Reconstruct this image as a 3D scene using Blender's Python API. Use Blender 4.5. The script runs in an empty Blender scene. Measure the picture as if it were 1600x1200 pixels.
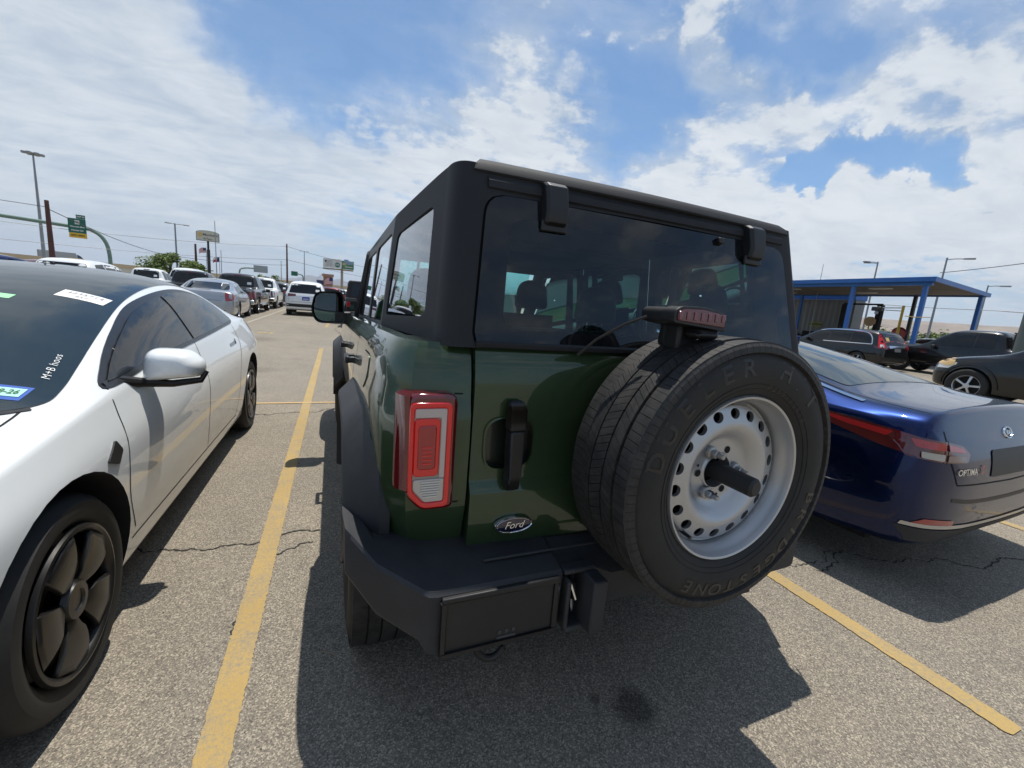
import bpy, bmesh, math, random
from math import sin, cos, pi, radians, sqrt, atan2
from mathutils import Vector, Matrix
from mathutils.bvhtree import BVHTree
random.seed(7)
SC = bpy.context.scene
COL = SC.collection

# ------------------------------------------------------------------ camera
CAM_H = 1.32
def make_camera():
    cd = bpy.data.cameras.new('camera'); co = bpy.data.objects.new('camera', cd); COL.objects.link(co)
    yaw, pitch, roll = radians(22.88), radians(10.2), radians(4.69)
    f = Vector((sin(yaw)*cos(pitch), cos(yaw)*cos(pitch), -sin(pitch)))
    r0 = Vector((cos(yaw), -sin(yaw), 0)); d0 = f.cross(r0)
    r = r0*cos(roll) - d0*sin(roll); d = f.cross(r)
    m = Matrix(((r.x, -d.x, -f.x, 0), (r.y, -d.y, -f.y, 0), (r.z, -d.z, -f.z, CAM_H), (0, 0, 0, 1)))
    co.matrix_world = m
    cd.sensor_width = 36; cd.sensor_fit = 'HORIZONTAL'; cd.lens = 666.5/1600*36
    cd.clip_start = 0.02; cd.clip_end = 20000
    SC.camera = co
make_camera()

# ------------------------------------------------------------------ sun and sky
SUN_VEC = Vector((0.145, 0.252, 1.0)).normalized()          # towards the sun
sd = bpy.data.lights.new('sun', 'SUN'); sd.energy = 4.8; sd.angle = radians(0.53); sd.color = (1.0, 0.955, 0.88)
so = bpy.data.objects.new('sun', sd); COL.objects.link(so)
so.rotation_euler = SUN_VEC.to_track_quat('Z', 'Y').to_euler(); so.location = (3, 5, 40)

def make_world():
    w = bpy.data.worlds.new('World'); SC.world = w; w.use_nodes = True
    nt = w.node_tree; N = nt.nodes; L = nt.links; N.clear()
    def nd(t, **k):
        n = N.new(t)
        for a, b in k.items(): setattr(n, a, b)
        return n
    def mth(op, a, b=None, c=None, clamp=False):
        n = nd('ShaderNodeMath', operation=op, use_clamp=clamp)
        for i, v in enumerate((a, b, c)):
            if v is None: continue
            if isinstance(v, (int, float)): n.inputs[i].default_value = v
            else: L.new(v, n.inputs[i])
        return n.outputs[0]
    def mapr(v, a, b, c=0., d=1., sm=True):
        n = nd('ShaderNodeMapRange', interpolation_type='SMOOTHSTEP' if sm else 'LINEAR')
        L.new(v, n.inputs[0])
        for i, x in enumerate((a, b, c, d)): n.inputs[i+1].default_value = x
        return n.outputs[0]
    def noise(vec, scale, detail=6, rough=.55, dist=0.):
        n = nd('ShaderNodeTexNoise'); L.new(vec, n.inputs['Vector'])
        n.inputs['Scale'].default_value = scale; n.inputs['Detail'].default_value = detail
        n.inputs['Roughness'].default_value = rough; n.inputs['Distortion'].default_value = dist
        return n.outputs['Fac']
    def mixc(f, a, b):
        n = nd('ShaderNodeMix', data_type='RGBA')
        if isinstance(f, (int, float)): n.inputs[0].default_value = f
        else: L.new(f, n.inputs[0])
        for i, v in ((6, a), (7, b)):
            if isinstance(v, tuple): n.inputs[i].default_value = (*v, 1)
            else: L.new(v, n.inputs[i])
        return n.outputs[2]
    sky = nd('ShaderNodeTexSky', sky_type='NISHITA', sun_disc=False)
    sky.sun_elevation = math.asin(SUN_VEC.z); sky.sun_rotation = atan2(SUN_VEC.x, SUN_VEC.y)
    sky.altitude = 1100; sky.air_density = 1.0; sky.dust_density = 0.7; sky.ozone_density = 1.0
    tc = nd('ShaderNodeTexCoord')
    nrm = nd('ShaderNodeVectorMath', operation='NORMALIZE'); L.new(tc.outputs['Generated'], nrm.inputs[0])
    D = nrm.outputs[0]
    sep = nd('ShaderNodeSeparateXYZ'); L.new(D, sep.inputs[0]); dz = sep.outputs[2]
    # plane projection for the high layer (clouds get smaller towards the horizon)
    den = mth('ADD', mth('MAXIMUM', dz, -0.05), 0.17)
    px = mth('DIVIDE', sep.outputs[0], den); py = mth('DIVIDE', sep.outputs[1], den)
    cmb = nd('ShaderNodeCombineXYZ'); L.new(px, cmb.inputs[0]); L.new(py, cmb.inputs[1])
    P = cmb.outputs[0]
    rot = nd('ShaderNodeMapping'); L.new(P, rot.inputs[0])
    rot.inputs['Rotation'].default_value = (0, 0, radians(35)); rot.inputs['Scale'].default_value = (1.0, 1.9, 1)
    PS = rot.outputs[0]
    # ragged cloud outlines: the lookup direction is shaken by two noises
    def shake(vec, scale, amt, detail):
        n = nd('ShaderNodeTexNoise'); L.new(D, n.inputs['Vector']); n.inputs['Scale'].default_value = scale; n.inputs['Detail'].default_value = detail; n.inputs['Roughness'].default_value = .6
        a = nd('ShaderNodeVectorMath', operation='SUBTRACT'); L.new(n.outputs['Color'], a.inputs[0]); a.inputs[1].default_value = (.5, .5, .5)
        b = nd('ShaderNodeVectorMath', operation='SCALE'); L.new(a.outputs[0], b.inputs[0]); b.inputs['Scale'].default_value = amt
        c = nd('ShaderNodeVectorMath', operation='ADD'); L.new(vec, c.inputs[0]); L.new(b.outputs[0], c.inputs[1]); return c.outputs[0]
    DW = shake(shake(D, 5.0, .26, 6), 16.0, .07, 5)
    nn = nd('ShaderNodeVectorMath', operation='NORMALIZE'); L.new(DW, nn.inputs[0]); DW = nn.outputs[0]
    # coverage painted on the sky dome: (azimuth, elevation, inner deg, outer deg, weight)
    cov = None
    for az, el, r1, r2, wt in SKY_BLOBS:
        v = Vector((sin(radians(az))*cos(radians(el)), cos(radians(az))*cos(radians(el)), sin(radians(el))))
        dt = nd('ShaderNodeVectorMath', operation='DOT_PRODUCT'); L.new(DW, dt.inputs[0]); dt.inputs[1].default_value = v
        b = mapr(dt.outputs['Value'], cos(radians(r2)), cos(radians(r1)), 0., wt)
        cov = b if cov is None else mth('ADD', cov, b)
    # thin streaked high cloud
    n1 = noise(PS, 1.8, 7, .54, .25)
    n2 = noise(P, 4.2, 10, .60, .15)
    n3 = noise(P, 11.0, 9, .62, .1)
    veil = mth('ADD', mth('MULTIPLY', n1, .80), mth('ADD', mth('MULTIPLY', n2, .40), mth('MULTIPLY', cov, .30)))
    veil = mapr(veil, .46, 1.04, .12, .90)
    # crisp heaped cloud
    heap = mth('ADD', mth('MULTIPLY', n2, .95), mth('ADD', mth('MULTIPLY', n3, .45), mth('MULTIPLY', cov, .26)))
    heap = mapr(heap, .80, .98, 0., .92)
    heap = mth('MULTIPLY', heap, mapr(sep.outputs[0], -.15, .30, .30, 1.))
    dens = mth('SUBTRACT', 1.0, mth('MULTIPLY', mth('SUBTRACT', 1.0, veil), mth('SUBTRACT', 1.0, heap)))
    # cloud tone: bright tops, blue-grey undersides
    tn = noise(P, 1.1, 7, .6, .5)
    tn2 = noise(PS, 3.4, 8, .62, .6)
    tone = mth('ADD', mth('MULTIPLY', tn, .55), mth('MULTIPLY', tn2, .5))
    tone = mapr(tone, .36, .66)
    ccol = mixc(tone, (0.42, 0.51, 0.62), (0.74, 0.79, 0.84))
    ccol = mixc(mth('MULTIPLY', heap, .55), ccol, (0.88, 0.905, 0.93))
    blue = sky.outputs[0]
    bs = nd('ShaderNodeVectorMath', operation='SCALE'); L.new(blue, bs.inputs[0]); bs.inputs['Scale'].default_value = SKY_GAIN
    gm = nd('ShaderNodeVectorMath', operation='MULTIPLY'); L.new(bs.outputs[0], gm.inputs[0]); gm.inputs[1].default_value = (.62, .95, 1.14)
    col = mixc(dens, gm.outputs[0], ccol)
    # pale haze at the horizon
    hz = mapr(dz, 0.0, 0.17, .70, 0.)
    col = mixc(hz, col, (0.53, 0.61, 0.70))
    bg = nd('ShaderNodeBackground'); L.new(col, bg.inputs[0]); bg.inputs[1].default_value = 1.0
    # colours above are final radiances; the sky texture itself is scaled by SKY_GAIN (0.05 to 0.15)
    out = nd('ShaderNodeOutputWorld'); L.new(bg.outputs[0], out.inputs[0])
SKY_GAIN = 0.12
SKY_BLOBS = [
    (-24, 16, 8, 22, 1.0), (-16, 8, 6, 16, .8), (-38, 25, 10, 26, .9), (-10, 12, 4, 12, .5),
    (3, 17, 4, 12, .55), (5, 8, 6, 16, .6), (25, 12, 6, 16, .55), (20, 22, 3, 9, .4),
    (48, 20.5, 1.5, 6, .7), (55, 21, 1.5, 6, .8), (62, 20.5, 2, 6, .9), (70, 19.5, 2, 6, .9), (40, 17, 2, 6, .6),
    (43, 13.5, 2, 6, .9), (50, 11.5, 2, 7, 1.0), (58, 11, 2, 6.5, 1.0), (66, 11, 2, 6.5, 1.0), (76, 11, 3, 8, 1.0), (95, 14, 6, 18, .9),
    (29, 26, .5, 3.5, .6), (41, 31, 1, 4, .7), (48, 31, 1, 4, .7), (43, 25.5, 1, 4, .5), (64, 29, 3, 8, .55),
    (-2, 26, 4, 12, -.7), (8, 29, 4, 12, -.5), (-7, 15, 1, 4, -.5), (51, 26.5, 2, 6, -.7), (36, 23, 2, 6, -.35), (60, 16.2, .8, 3.4, -1.3), (56, 16.3, .8, 2.8, -1.2), (65, 16, .8, 3.2, -1.0), (-14, 24, 3, 7, -.3),
    (52, 5, 5, 13, .45), (66, 5, 5, 13, .5), (80, 5, 6, 14, .5), (14, 24, 4, 14, .25), (-130, 25, 20, 60, .35), (160, 30, 20, 55, .3)]
make_world()
SC.view_settings.view_transform = 'Standard'; SC.view_settings.look = 'None'
SC.view_settings.exposure = 0.0; SC.view_settings.gamma = 1.0; SC.view_settings.use_curve_mapping = False
try:
    SC.cycles.max_bounces = 10; SC.cycles.transparent_max_bounces = 16; SC.cycles.caustics_reflective = False; SC.cycles.caustics_refractive = False
    SC.cycles.sample_clamp_indirect = 6.0
except Exception: pass

# ------------------------------------------------------------------ materials
MATS = {}
def mat(name, col=(.5, .5, .5), rough=.5, metal=0., coat=0., spec=.5, bump=0., bscale=200., vary=0., vscale=3., dirt=None, dirt_amt=0., emit=None, es=0., coat_rough=.03, alpha_noise=None):
    if name in MATS: return MATS[name]
    m = bpy.data.materials.new(name); m.use_nodes = True; MATS[name] = m
    nt = m.node_tree; N = nt.nodes; L = nt.links
    p = N['Principled BSDF']
    p.inputs['Base Color'].default_value = (*col, 1); p.inputs['Roughness'].default_value = rough
    p.inputs['Metallic'].default_value = metal; p.inputs['Coat Weight'].default_value = coat
    p.inputs['Coat Roughness'].default_value = coat_rough; p.inputs['Specular IOR Level'].default_value = spec
    tc = N.new('ShaderNodeTexCoord')
    if vary > 0 or dirt:
        n = N.new('ShaderNodeTexNoise'); n.inputs['Scale'].default_value = vscale; n.inputs['Detail'].default_value = 7
        n.inputs['Roughness'].default_value = .65
        L.new(tc.outputs['Object'], n.inputs['Vector'])
        mr = N.new('ShaderNodeMapRange'); L.new(n.outputs['Fac'], mr.inputs[0])
        mr.inputs[1].default_value = .3; mr.inputs[2].default_value = .75
        if vary > 0: mr.inputs[3].default_value = 1-vary; mr.inputs[4].default_value = 1+vary
        hs = N.new('ShaderNodeVectorMath'); hs.operation = 'SCALE'; hs.inputs[0].default_value = col
        L.new(mr.outputs[0], hs.inputs['Scale'])
        src = hs.outputs[0]
        if dirt:
            mr2 = N.new('ShaderNodeMapRange'); L.new(n.outputs['Fac'], mr2.inputs[0])
            mr2.inputs[1].default_value = .42; mr2.inputs[2].default_value = .8; mr2.inputs[4].default_value = dirt_amt
            mx = N.new('ShaderNodeMix'); mx.data_type = 'RGBA'; L.new(mr2.outputs[0], mx.inputs[0])
            L.new(src, mx.inputs[6]); mx.inputs[7].default_value = (*dirt, 1); src = mx.outputs[2]
            mr3 = N.new('ShaderNodeMapRange'); L.new(n.outputs['Fac'], mr3.inputs[0])
            mr3.inputs[1].default_value = .3; mr3.inputs[2].default_value = .8
            mr3.inputs[3].default_value = rough; mr3.inputs[4].default_value = min(1, rough+.25*dirt_amt)
            L.new(mr3.outputs[0], p.inputs['Roughness'])
        L.new(src, p.inputs['Base Color'])
    if bump > 0:
        nb = N.new('ShaderNodeTexNoise'); nb.inputs['Scale'].default_value = bscale; nb.inputs['Detail'].default_value = 3
        L.new(tc.outputs['Object'], nb.inputs['Vector'])
        b = N.new('ShaderNodeBump'); b.inputs['Strength'].default_value = bump; b.inputs['Distance'].default_value = .002
        L.new(nb.outputs['Fac'], b.inputs['Height']); L.new(b.outputs[0], p.inputs['Normal'])
    if emit:
        p.inputs['Emission Color'].default_value = (*emit, 1); p.inputs['Emission Strength'].default_value = es
    return m

def paint(name, col, metal=0., rough=.35, flake=0.):
    m = mat(name, col, rough, metal, 1.0, .5 if sum(col) > .3 else .15, vary=.04, vscale=2.2, dirt=(.32, .29, .25), dirt_amt=.10 if sum(col) > .3 else .018, coat_rough=.025)
    return m

def glass_mat(name, tint, refl=1.0):
    m = bpy.data.materials.new(name); m.use_nodes = True; MATS[name] = m
    nt = m.node_tree; N = nt.nodes; L = nt.links; N.clear()
    t = N.new('ShaderNodeBsdfTransparent'); t.inputs[0].default_value = (*tint, 1)
    g = N.new('ShaderNodeBsdfGlossy'); g.inputs['Roughness'].default_value = .012; g.inputs['Color'].default_value = (.95, .97, 1, 1)
    f = N.new('ShaderNodeFresnel'); f.inputs[0].default_value = 1.52
    mu = N.new('ShaderNodeMath'); mu.operation = 'MULTIPLY'; mu.inputs[1].default_value = refl; mu.use_clamp = True
    L.new(f.outputs[0], mu.inputs[0])
    mx = N.new('ShaderNodeMixShader'); L.new(mu.outputs[0], mx.inputs[0]); L.new(t.outputs[0], mx.inputs[1]); L.new(g.outputs[0], mx.inputs[2])
    o = N.new('ShaderNodeOutputMaterial'); L.new(mx.outputs[0], o.inputs[0])
    return m

def asphalt_mat():
    m = bpy.data.materials.new('asphalt'); m.use_nodes = True; MATS['asphalt'] = m
    nt = m.node_tree; N = nt.nodes; L = nt.links; p = N['Principled BSDF']
    tc = N.new('ShaderNodeTexCoord'); V = tc.outputs['Object']
    def noise(s, d=4, r=.6):
        n = N.new('ShaderNodeTexNoise'); n.inputs['Scale'].default_value = s; n.inputs['Detail'].default_value = d
        n.inputs['Roughness'].default_value = r; L.new(V, n.inputs['Vector']); return n.outputs['Fac']
    def ramp(f, pts):
        r = N.new('ShaderNodeValToRGB'); L.new(f, r.inputs[0]); e = r.color_ramp.elements
        while len(e) < len(pts): e.new(.5)
        for i, (x, c) in enumerate(pts): e[i].position = x; e[i].color = (*c, 1)
        return r.outputs[0]
    def mix(f, a, b, bt='MIX'):
        n = N.new('ShaderNodeMix'); n.data_type = 'RGBA'; n.blend_type = bt
        if isinstance(f, float): n.inputs[0].default_value = f
        else: L.new(f, n.inputs[0])
        for i, v in ((6, a), (7, b)):
            if isinstance(v, tuple): n.inputs[i].default_value = (*v, 1)
            else: L.new(v, n.inputs[i])
        return n.outputs[2]
    # aggregate stones, each with its own tone
    vo = N.new('ShaderNodeTexVoronoi'); vo.inputs['Scale'].default_value = 230; L.new(V, vo.inputs['Vector'])
    sp = N.new('ShaderNodeSeparateColor'); L.new(vo.outputs['Color'], sp.inputs[0])
    stones = ramp(sp.outputs[0], [(0, (.085, .077, .066)), (.3, (.155, .141, .12)), (.72, (.22, .20, .168)), (1, (.40, .365, .30))])
    vo2 = N.new('ShaderNodeTexVoronoi'); vo2.inputs['Scale'].default_value = 52; L.new(V, vo2.inputs['Vector'])
    sp2 = N.new('ShaderNodeSeparateColor'); L.new(vo2.outputs['Color'], sp2.inputs[0])
    st2 = ramp(sp2.outputs[1], [(0, (.12, .11, .10)), (.5, (.19, .175, .15)), (1, (.30, .275, .23))])
    c = mix(.13, stones, st2)
    c = mix(1.0, c, (1.035, 1.0, .935), 'MULTIPLY')
    big = ramp(noise(.35, 6, .65), [(.3, (.86, .86, .88)), (.7, (1.12, 1.10, 1.06))])
    c = mix(1.0, c, big, 'MULTIPLY')
    mid = ramp(noise(2.6, 4, .6), [(.28, (.92, .92, .93)), (.7, (1.07, 1.06, 1.05))])
    c = mix(1.0, c, mid, 'MULTIPLY')
    # old soaked oil spots (soft-edged stains)
    sh = N.new('ShaderNodeTexNoise'); sh.inputs['Scale'].default_value = 14; sh.inputs['Detail'].default_value = 4; L.new(V, sh.inputs['Vector'])
    for (x, y, r0, r1, dk) in ((.965, .960, .045, .105, .42), (.845, 1.03, .008, .030, .5), (3.1, 1.2, .1, .5, .75), (-1.2, 7.8, .1, .45, .72), (.9, 1.9, .2, .9, .80), (-1.9, 12.5, .2, .8, .75)):
        dn = N.new('ShaderNodeVectorMath'); dn.operation = 'DISTANCE'; L.new(V, dn.inputs[0]); dn.inputs[1].default_value = (x, y, 0)
        ad_ = N.new('ShaderNodeMath'); ad_.operation = 'MULTIPLY_ADD'; L.new(sh.outputs['Fac'], ad_.inputs[0]); ad_.inputs[1].default_value = r1*1.0; L.new(dn.outputs['Value'], ad_.inputs[2])
        mr_ = N.new('ShaderNodeMapRange'); mr_.interpolation_type = 'SMOOTHSTEP'; L.new(ad_.outputs[0], mr_.inputs[0]); mr_.inputs[1].default_value = r0+r1*.42; mr_.inputs[2].default_value = r1*1.5; mr_.inputs[3].default_value = dk; mr_.inputs[4].default_value = 1.
        sc_ = N.new('ShaderNodeVectorMath'); sc_.operation = 'SCALE'; L.new(c, sc_.inputs[0]); L.new(mr_.outputs[0], sc_.inputs['Scale']); c = sc_.outputs[0]
    g = N.new('ShaderNodeVectorMath'); g.operation = 'SCALE'; L.new(c, g.inputs[0]); g.inputs['Scale'].default_value = 1.16
    L.new(g.outputs[0], p.inputs['Base Color'])
    p.inputs['Roughness'].default_value = .86; p.inputs['Specular IOR Level'].default_value = .35
    b = N.new('ShaderNodeBump'); b.inputs['Strength'].default_value = .5; b.inputs['Distance'].default_value = .0025
    ad = N.new('ShaderNodeMath'); ad.operation = 'ADD'; L.new(vo.outputs['Distance'], ad.inputs[0]); L.new(noise(330, 2), ad.inputs[1])
    L.new(ad.outputs[0], b.inputs['Height']); L.new(b.outputs[0], p.inputs['Normal'])
    return m

def line_mat(name, col, wear=.5):
    m = bpy.data.materials.new(name); m.use_nodes = True; MATS[name] = m
    nt = m.node_tree; N = nt.nodes; L = nt.links; p = N['Principled BSDF']
    tc = N.new('ShaderNodeTexCoord'); V = tc.outputs['Object']
    n = N.new('ShaderNodeTexNoise'); n.inputs['Scale'].default_value = 70; n.inputs['Detail'].default_value = 8; n.inputs['Roughness'].default_value = .8; L.new(V, n.inputs['Vector'])
    nb = N.new('ShaderNodeTexNoise'); nb.inputs['Scale'].default_value = 5; nb.inputs['Detail'].default_value = 6; nb.inputs['Roughness'].default_value = .7; L.new(V, nb.inputs['Vector'])
    sm_ = N.new('ShaderNodeMath'); sm_.operation = 'MULTIPLY_ADD'; L.new(nb.outputs['Fac'], sm_.inputs[0]); sm_.inputs[1].default_value = .55; L.new(n.outputs['Fac'], sm_.inputs[2])
    r = N.new('ShaderNodeMapRange'); L.new(sm_.outputs[0], r.inputs[0]); r.inputs[1].default_value = wear+.27; r.inputs[2].default_value = wear+.50
    n2 = N.new('ShaderNodeTexNoise'); n2.inputs['Scale'].default_value = 2.5; n2.inputs['Detail'].default_value = 5; L.new(V, n2.inputs['Vector'])
    r2 = N.new('ShaderNodeMapRange'); L.new(n2.outputs['Fac'], r2.inputs[0]); r2.inputs[3].default_value = .78; r2.inputs[4].default_value = 1.15
    sc = N.new('ShaderNodeVectorMath'); sc.operation = 'SCALE'; sc.inputs[0].default_value = col; L.new(r2.outputs[0], sc.inputs['Scale'])
    mx = N.new('ShaderNodeMix'); mx.data_type = 'RGBA'; L.new(r.outputs[0], mx.inputs[0]); L.new(sc.outputs[0], mx.inputs[6]); mx.inputs[7].default_value = (.24, .21, .16, 1)
    L.new(mx.outputs[2], p.inputs['Base Color']); p.inputs['Roughness'].default_value = .8
    vo = N.new('ShaderNodeTexVoronoi'); vo.inputs['Scale'].default_value = 150; L.new(V, vo.inputs['Vector'])
    b = N.new('ShaderNodeBump'); b.inputs['Strength'].default_value = .5; b.inputs['Distance'].default_value = .003
    L.new(vo.outputs['Distance'], b.inputs['Height']); L.new(b.outputs[0], p.inputs['Normal'])
    return m

# ------------------------------------------------------------------ mesh helpers
class MB:
    def __init__(s): s.v = []; s.f = []; s.m = []
    def add(s, vs, fs, mi=0):
        o = len(s.v); s.v += [tuple(v) for v in vs]
        for f in fs: s.f.append(tuple(o+i for i in f)); s.m.append(mi)
        return s
    def box(s, c, d, rot=None, mi=0):
        x, y, z = d[0]/2, d[1]/2, d[2]/2
        vs = [Vector((a, b, e)) for e in (-z, z) for b in (-y, y) for a in (-x, x)]
        if rot is not None: vs = [rot @ v for v in vs]
        vs = [v+Vector(c) for v in vs]
        return s.add(vs, [(0, 2, 3, 1), (4, 5, 7, 6), (0, 1, 5, 4), (2, 6, 7, 3), (0, 4, 6, 2), (1, 3, 7, 5)], mi)
    def hexa(s, vs, mi=0):   # 8 corners, bottom loop then top loop
        return s.add(vs, [(3, 2, 1, 0), (4, 5, 6, 7), (0, 1, 5, 4), (1, 2, 6, 5), (2, 3, 7, 6), (3, 0, 4, 7)], mi)
    def grid(s, rows, closed=False, mi=0, flip=False):
        o = len(s.v); n = len(rows[0])
        for r in rows: s.v += [tuple(p) for p in r]
        for i in range(len(rows)-1):
            for j in range(n if closed else n-1):
                a, b = o+i*n+j, o+i*n+(j+1) % n; c, d = b+n, a+n
                s.f.append((a, d, c, b) if flip else (a, b, c, d)); s.m.append(mi)
        return s
    def tube(s, pts, r, n=8, caps=True, mi=0):
        pts = [Vector(p) for p in pts]; rows = []
        for i, p in enumerate(pts):
            t = (pts[min(i+1, len(pts)-1)]-pts[max(i-1, 0)]).normalized()
            a = Vector((0, 0, 1)) if abs(t.z) < .9 else Vector((1, 0, 0))
            x = t.cross(a).normalized(); y = t.cross(x)
            rr = r[i] if isinstance(r, (list, tuple)) else r
            rows.append([p+(x*cos(2*pi*k/n)+y*sin(2*pi*k/n))*rr for k in range(n)])
        o = len(s.v); s.grid(rows, True, mi)
        if caps:
            s.f.append(tuple(o+k for k in range(n))[::-1]); s.m.append(mi)
            e = o+(len(rows)-1)*n; s.f.append(tuple(e+k for k in range(n))); s.m.append(mi)
        return s
    def lathe(s, prof, n=48, axis='x', c=(0, 0, 0), mi=0, arc=(0, 2*pi), close=False):
        # prof: (axial, radius)
        rows = []
        full = abs(arc[1]-arc[0]-2*pi) < 1e-6
        for a, r in prof:
            row = []
            for k in range(n if full else n+1):
                t = arc[0]+(arc[1]-arc[0])*k/n
                y, z = r*cos(t), r*sin(t)
                q = (a, y, z) if axis == 'x' else ((y, a, z) if axis == 'y' else (y, z, a))
                row.append((q[0]+c[0], q[1]+c[1], q[2]+c[2]))
            rows.append(row)
        return s.grid(rows, full, mi)
    def prism(s, poly, h0, h1, axis='z', mi=0):
        # poly of 2-D points extruded along an axis
        def q(p, h): return (h, p[0], p[1]) if axis == 'x' else ((p[0], h, p[1]) if axis == 'y' else (p[0], p[1], h))
        n = len(poly); vs = [q(p, h0) for p in poly]+[q(p, h1) for p in poly]
        fs = [tuple(range(n))[::-1], tuple(range(n, 2*n))]+[(i, (i+1) % n, n+(i+1) % n, n+i) for i in range(n)]
        return s.add(vs, fs, mi)
    def join(s, o, mi=None):
        b = len(s.v); s.v += o.v; s.f += [tuple(b+i for i in f) for f in o.f]; s.m += o.m if mi is None else [mi]*len(o.m); return s
    def xf(s, M):
        s.v = [tuple(M @ Vector(v)) for v in s.v]; return s

def finish(me, smooth=True, ang=35):
    bm = bmesh.new(); bm.from_mesh(me)
    bmesh.ops.remove_doubles(bm, verts=bm.verts, dist=1e-5)
    bmesh.ops.recalc_face_normals(bm, faces=bm.faces)
    if smooth:
        c = radians(ang)
        for f in bm.faces: f.smooth = True
        for e in bm.edges:
            e.smooth = not (len(e.link_faces) == 2 and e.calc_face_angle(0) > c)
    bm.to_mesh(me); bm.free()

def obj(name, mb, m, parent=None, smooth=True, ang=35, bevel=0., seg=2, kind=None, solid=0., label=None, subs=0):
    me = bpy.data.meshes.new(name)
    if isinstance(mb, MB):
        me.from_pydata(mb.v, [], mb.f)
        mi = mb.m
        ms = m if isinstance(m, (list, tuple)) else [m]
        for x in ms: me.materials.append(x)
        if len(ms) > 1: me.polygons.foreach_set('material_index', mi)
        finish(me, smooth, ang)
    else:
        me = mb
        ms = m if isinstance(m, (list, tuple)) else [m]
        if m is not None:
            me.materials.clear()
            for x in ms: me.materials.append(x)
    o = bpy.data.objects.new(name, me); COL.objects.link(o)
    if parent: o.parent = parent
    if solid:
        k = o.modifiers.new('solid', 'SOLIDIFY'); k.thickness = solid; k.offset = 0
    if bevel:
        k = o.modifiers.new('bevel', 'BEVEL'); k.width = bevel; k.segments = seg; k.limit_method = 'ANGLE'; k.angle_limit = radians(28); k.harden_normals = False
    if subs:
        k = o.modifiers.new('sub', 'SUBSURF'); k.levels = subs; k.render_levels = subs
    if kind: o['kind'] = kind
    if label: o['label'] = label
    return o

def thing(name, label, cat, loc=(0, 0, 0), rz=0., group=None):
    o = bpy.data.objects.new(name, None); COL.objects.link(o); o.empty_display_size = .3
    o.location = loc; o.rotation_euler = (0, 0, rz); o['label'] = label; o['category'] = cat
    if group: o['group'] = group
    return o
def tag(o, label, cat, group=None):
    o['label'] = label; o['category'] = cat
    if group: o['group'] = group
    return o
def structure(o): o['kind'] = 'structure'; return o

def evaluated(o):
    bpy.context.view_layer.update()
    dg = bpy.context.evaluated_depsgraph_get()
    return bpy.data.meshes.new_from_object(o.evaluated_get(dg), depsgraph=dg)

def boolean_cut(o, cutter, op='DIFFERENCE'):
    cutter.parent = o.parent
    k = o.modifiers.new('cut', 'BOOLEAN'); k.object = cutter; k.operation = op; k.solver = 'EXACT';
    me = evaluated(o)
    o.modifiers.clear(); old = o.data; o.data = me; bpy.data.meshes.remove(old)
    cm = cutter.data; bpy.data.objects.remove(cutter); bpy.data.meshes.remove(cm)

def smooth_loop(pts, n=6, closed=True):
    out = []; k = len(pts)
    rng = range(k) if closed else range(k-1)
    for i in rng:
        p0, p1, p2, p3 = (Vector(pts[(i+j) % k] if closed else pts[max(0, min(k-1, i+j))]) for j in (-1, 0, 1, 2))
        for s in range(n):
            t = s/n
            out.append(.5*((2*p1)+(p2-p0)*t+(2*p0-5*p1+4*p2-p3)*t*t+(3*p1-p0-3*p2+p3)*t**3))
    if not closed: out.append(Vector(pts[-1]))
    return out
def rpoly(pts, r, n=5):
    # round the corners of a 2-D polygon
    out = []; k = len(pts)
    for i in range(k):
        p = Vector(pts[i]); a = Vector(pts[i-1])-p; b = Vector(pts[(i+1) % k])-p
        ri = r[i] if isinstance(r, (list, tuple)) else r
        if ri <= 0: out.append(p); continue
        rr = min(ri, a.length*.48, b.length*.48)
        s = p+a.normalized()*rr; e = p+b.normalized()*rr
        for j in range(n+1):
            t = j/n; out.append(s*(1-t)**2+p*2*t*(1-t)+e*t*t)
    return out
def resample(pts, n, closed=True):
    pts = [Vector(p) for p in pts]
    if closed: pts = pts+[pts[0]]
    d = [0]
    for a, b in zip(pts, pts[1:]): d.append(d[-1]+(b-a).length)
    out = []; j = 0
    for i in range(n):
        t = d[-1]*i/(n if closed else n-1)
        while j < len(d)-2 and d[j+1] < t: j += 1
        u = (t-d[j])/max(1e-9, d[j+1]-d[j]); out.append(pts[j].lerp(pts[j+1], min(1, u)))
    return out

def text_mesh(txt, size=1., extr=0., shear=0., bold=0., align='CENTER', spacing=1.):
    cu = bpy.data.curves.new('txt', 'FONT'); cu.body = txt; cu.size = size; cu.extrude = extr; cu.shear = shear
    cu.offset = bold; cu.align_x = align; cu.align_y = 'CENTER'; cu.space_character = spacing; cu.resolution_u = 3
    o = bpy.data.objects.new('txt', cu); COL.objects.link(o)
    me = evaluated(o); bpy.data.objects.remove(o); bpy.data.curves.remove(cu)
    mb = MB(); mb.v = [tuple(v.co) for v in me.vertices]; mb.f = [tuple(p.vertices) for p in me.polygons]; mb.m = [0]*len(mb.f)
    bpy.data.meshes.remove(me)
    return mb

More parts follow.
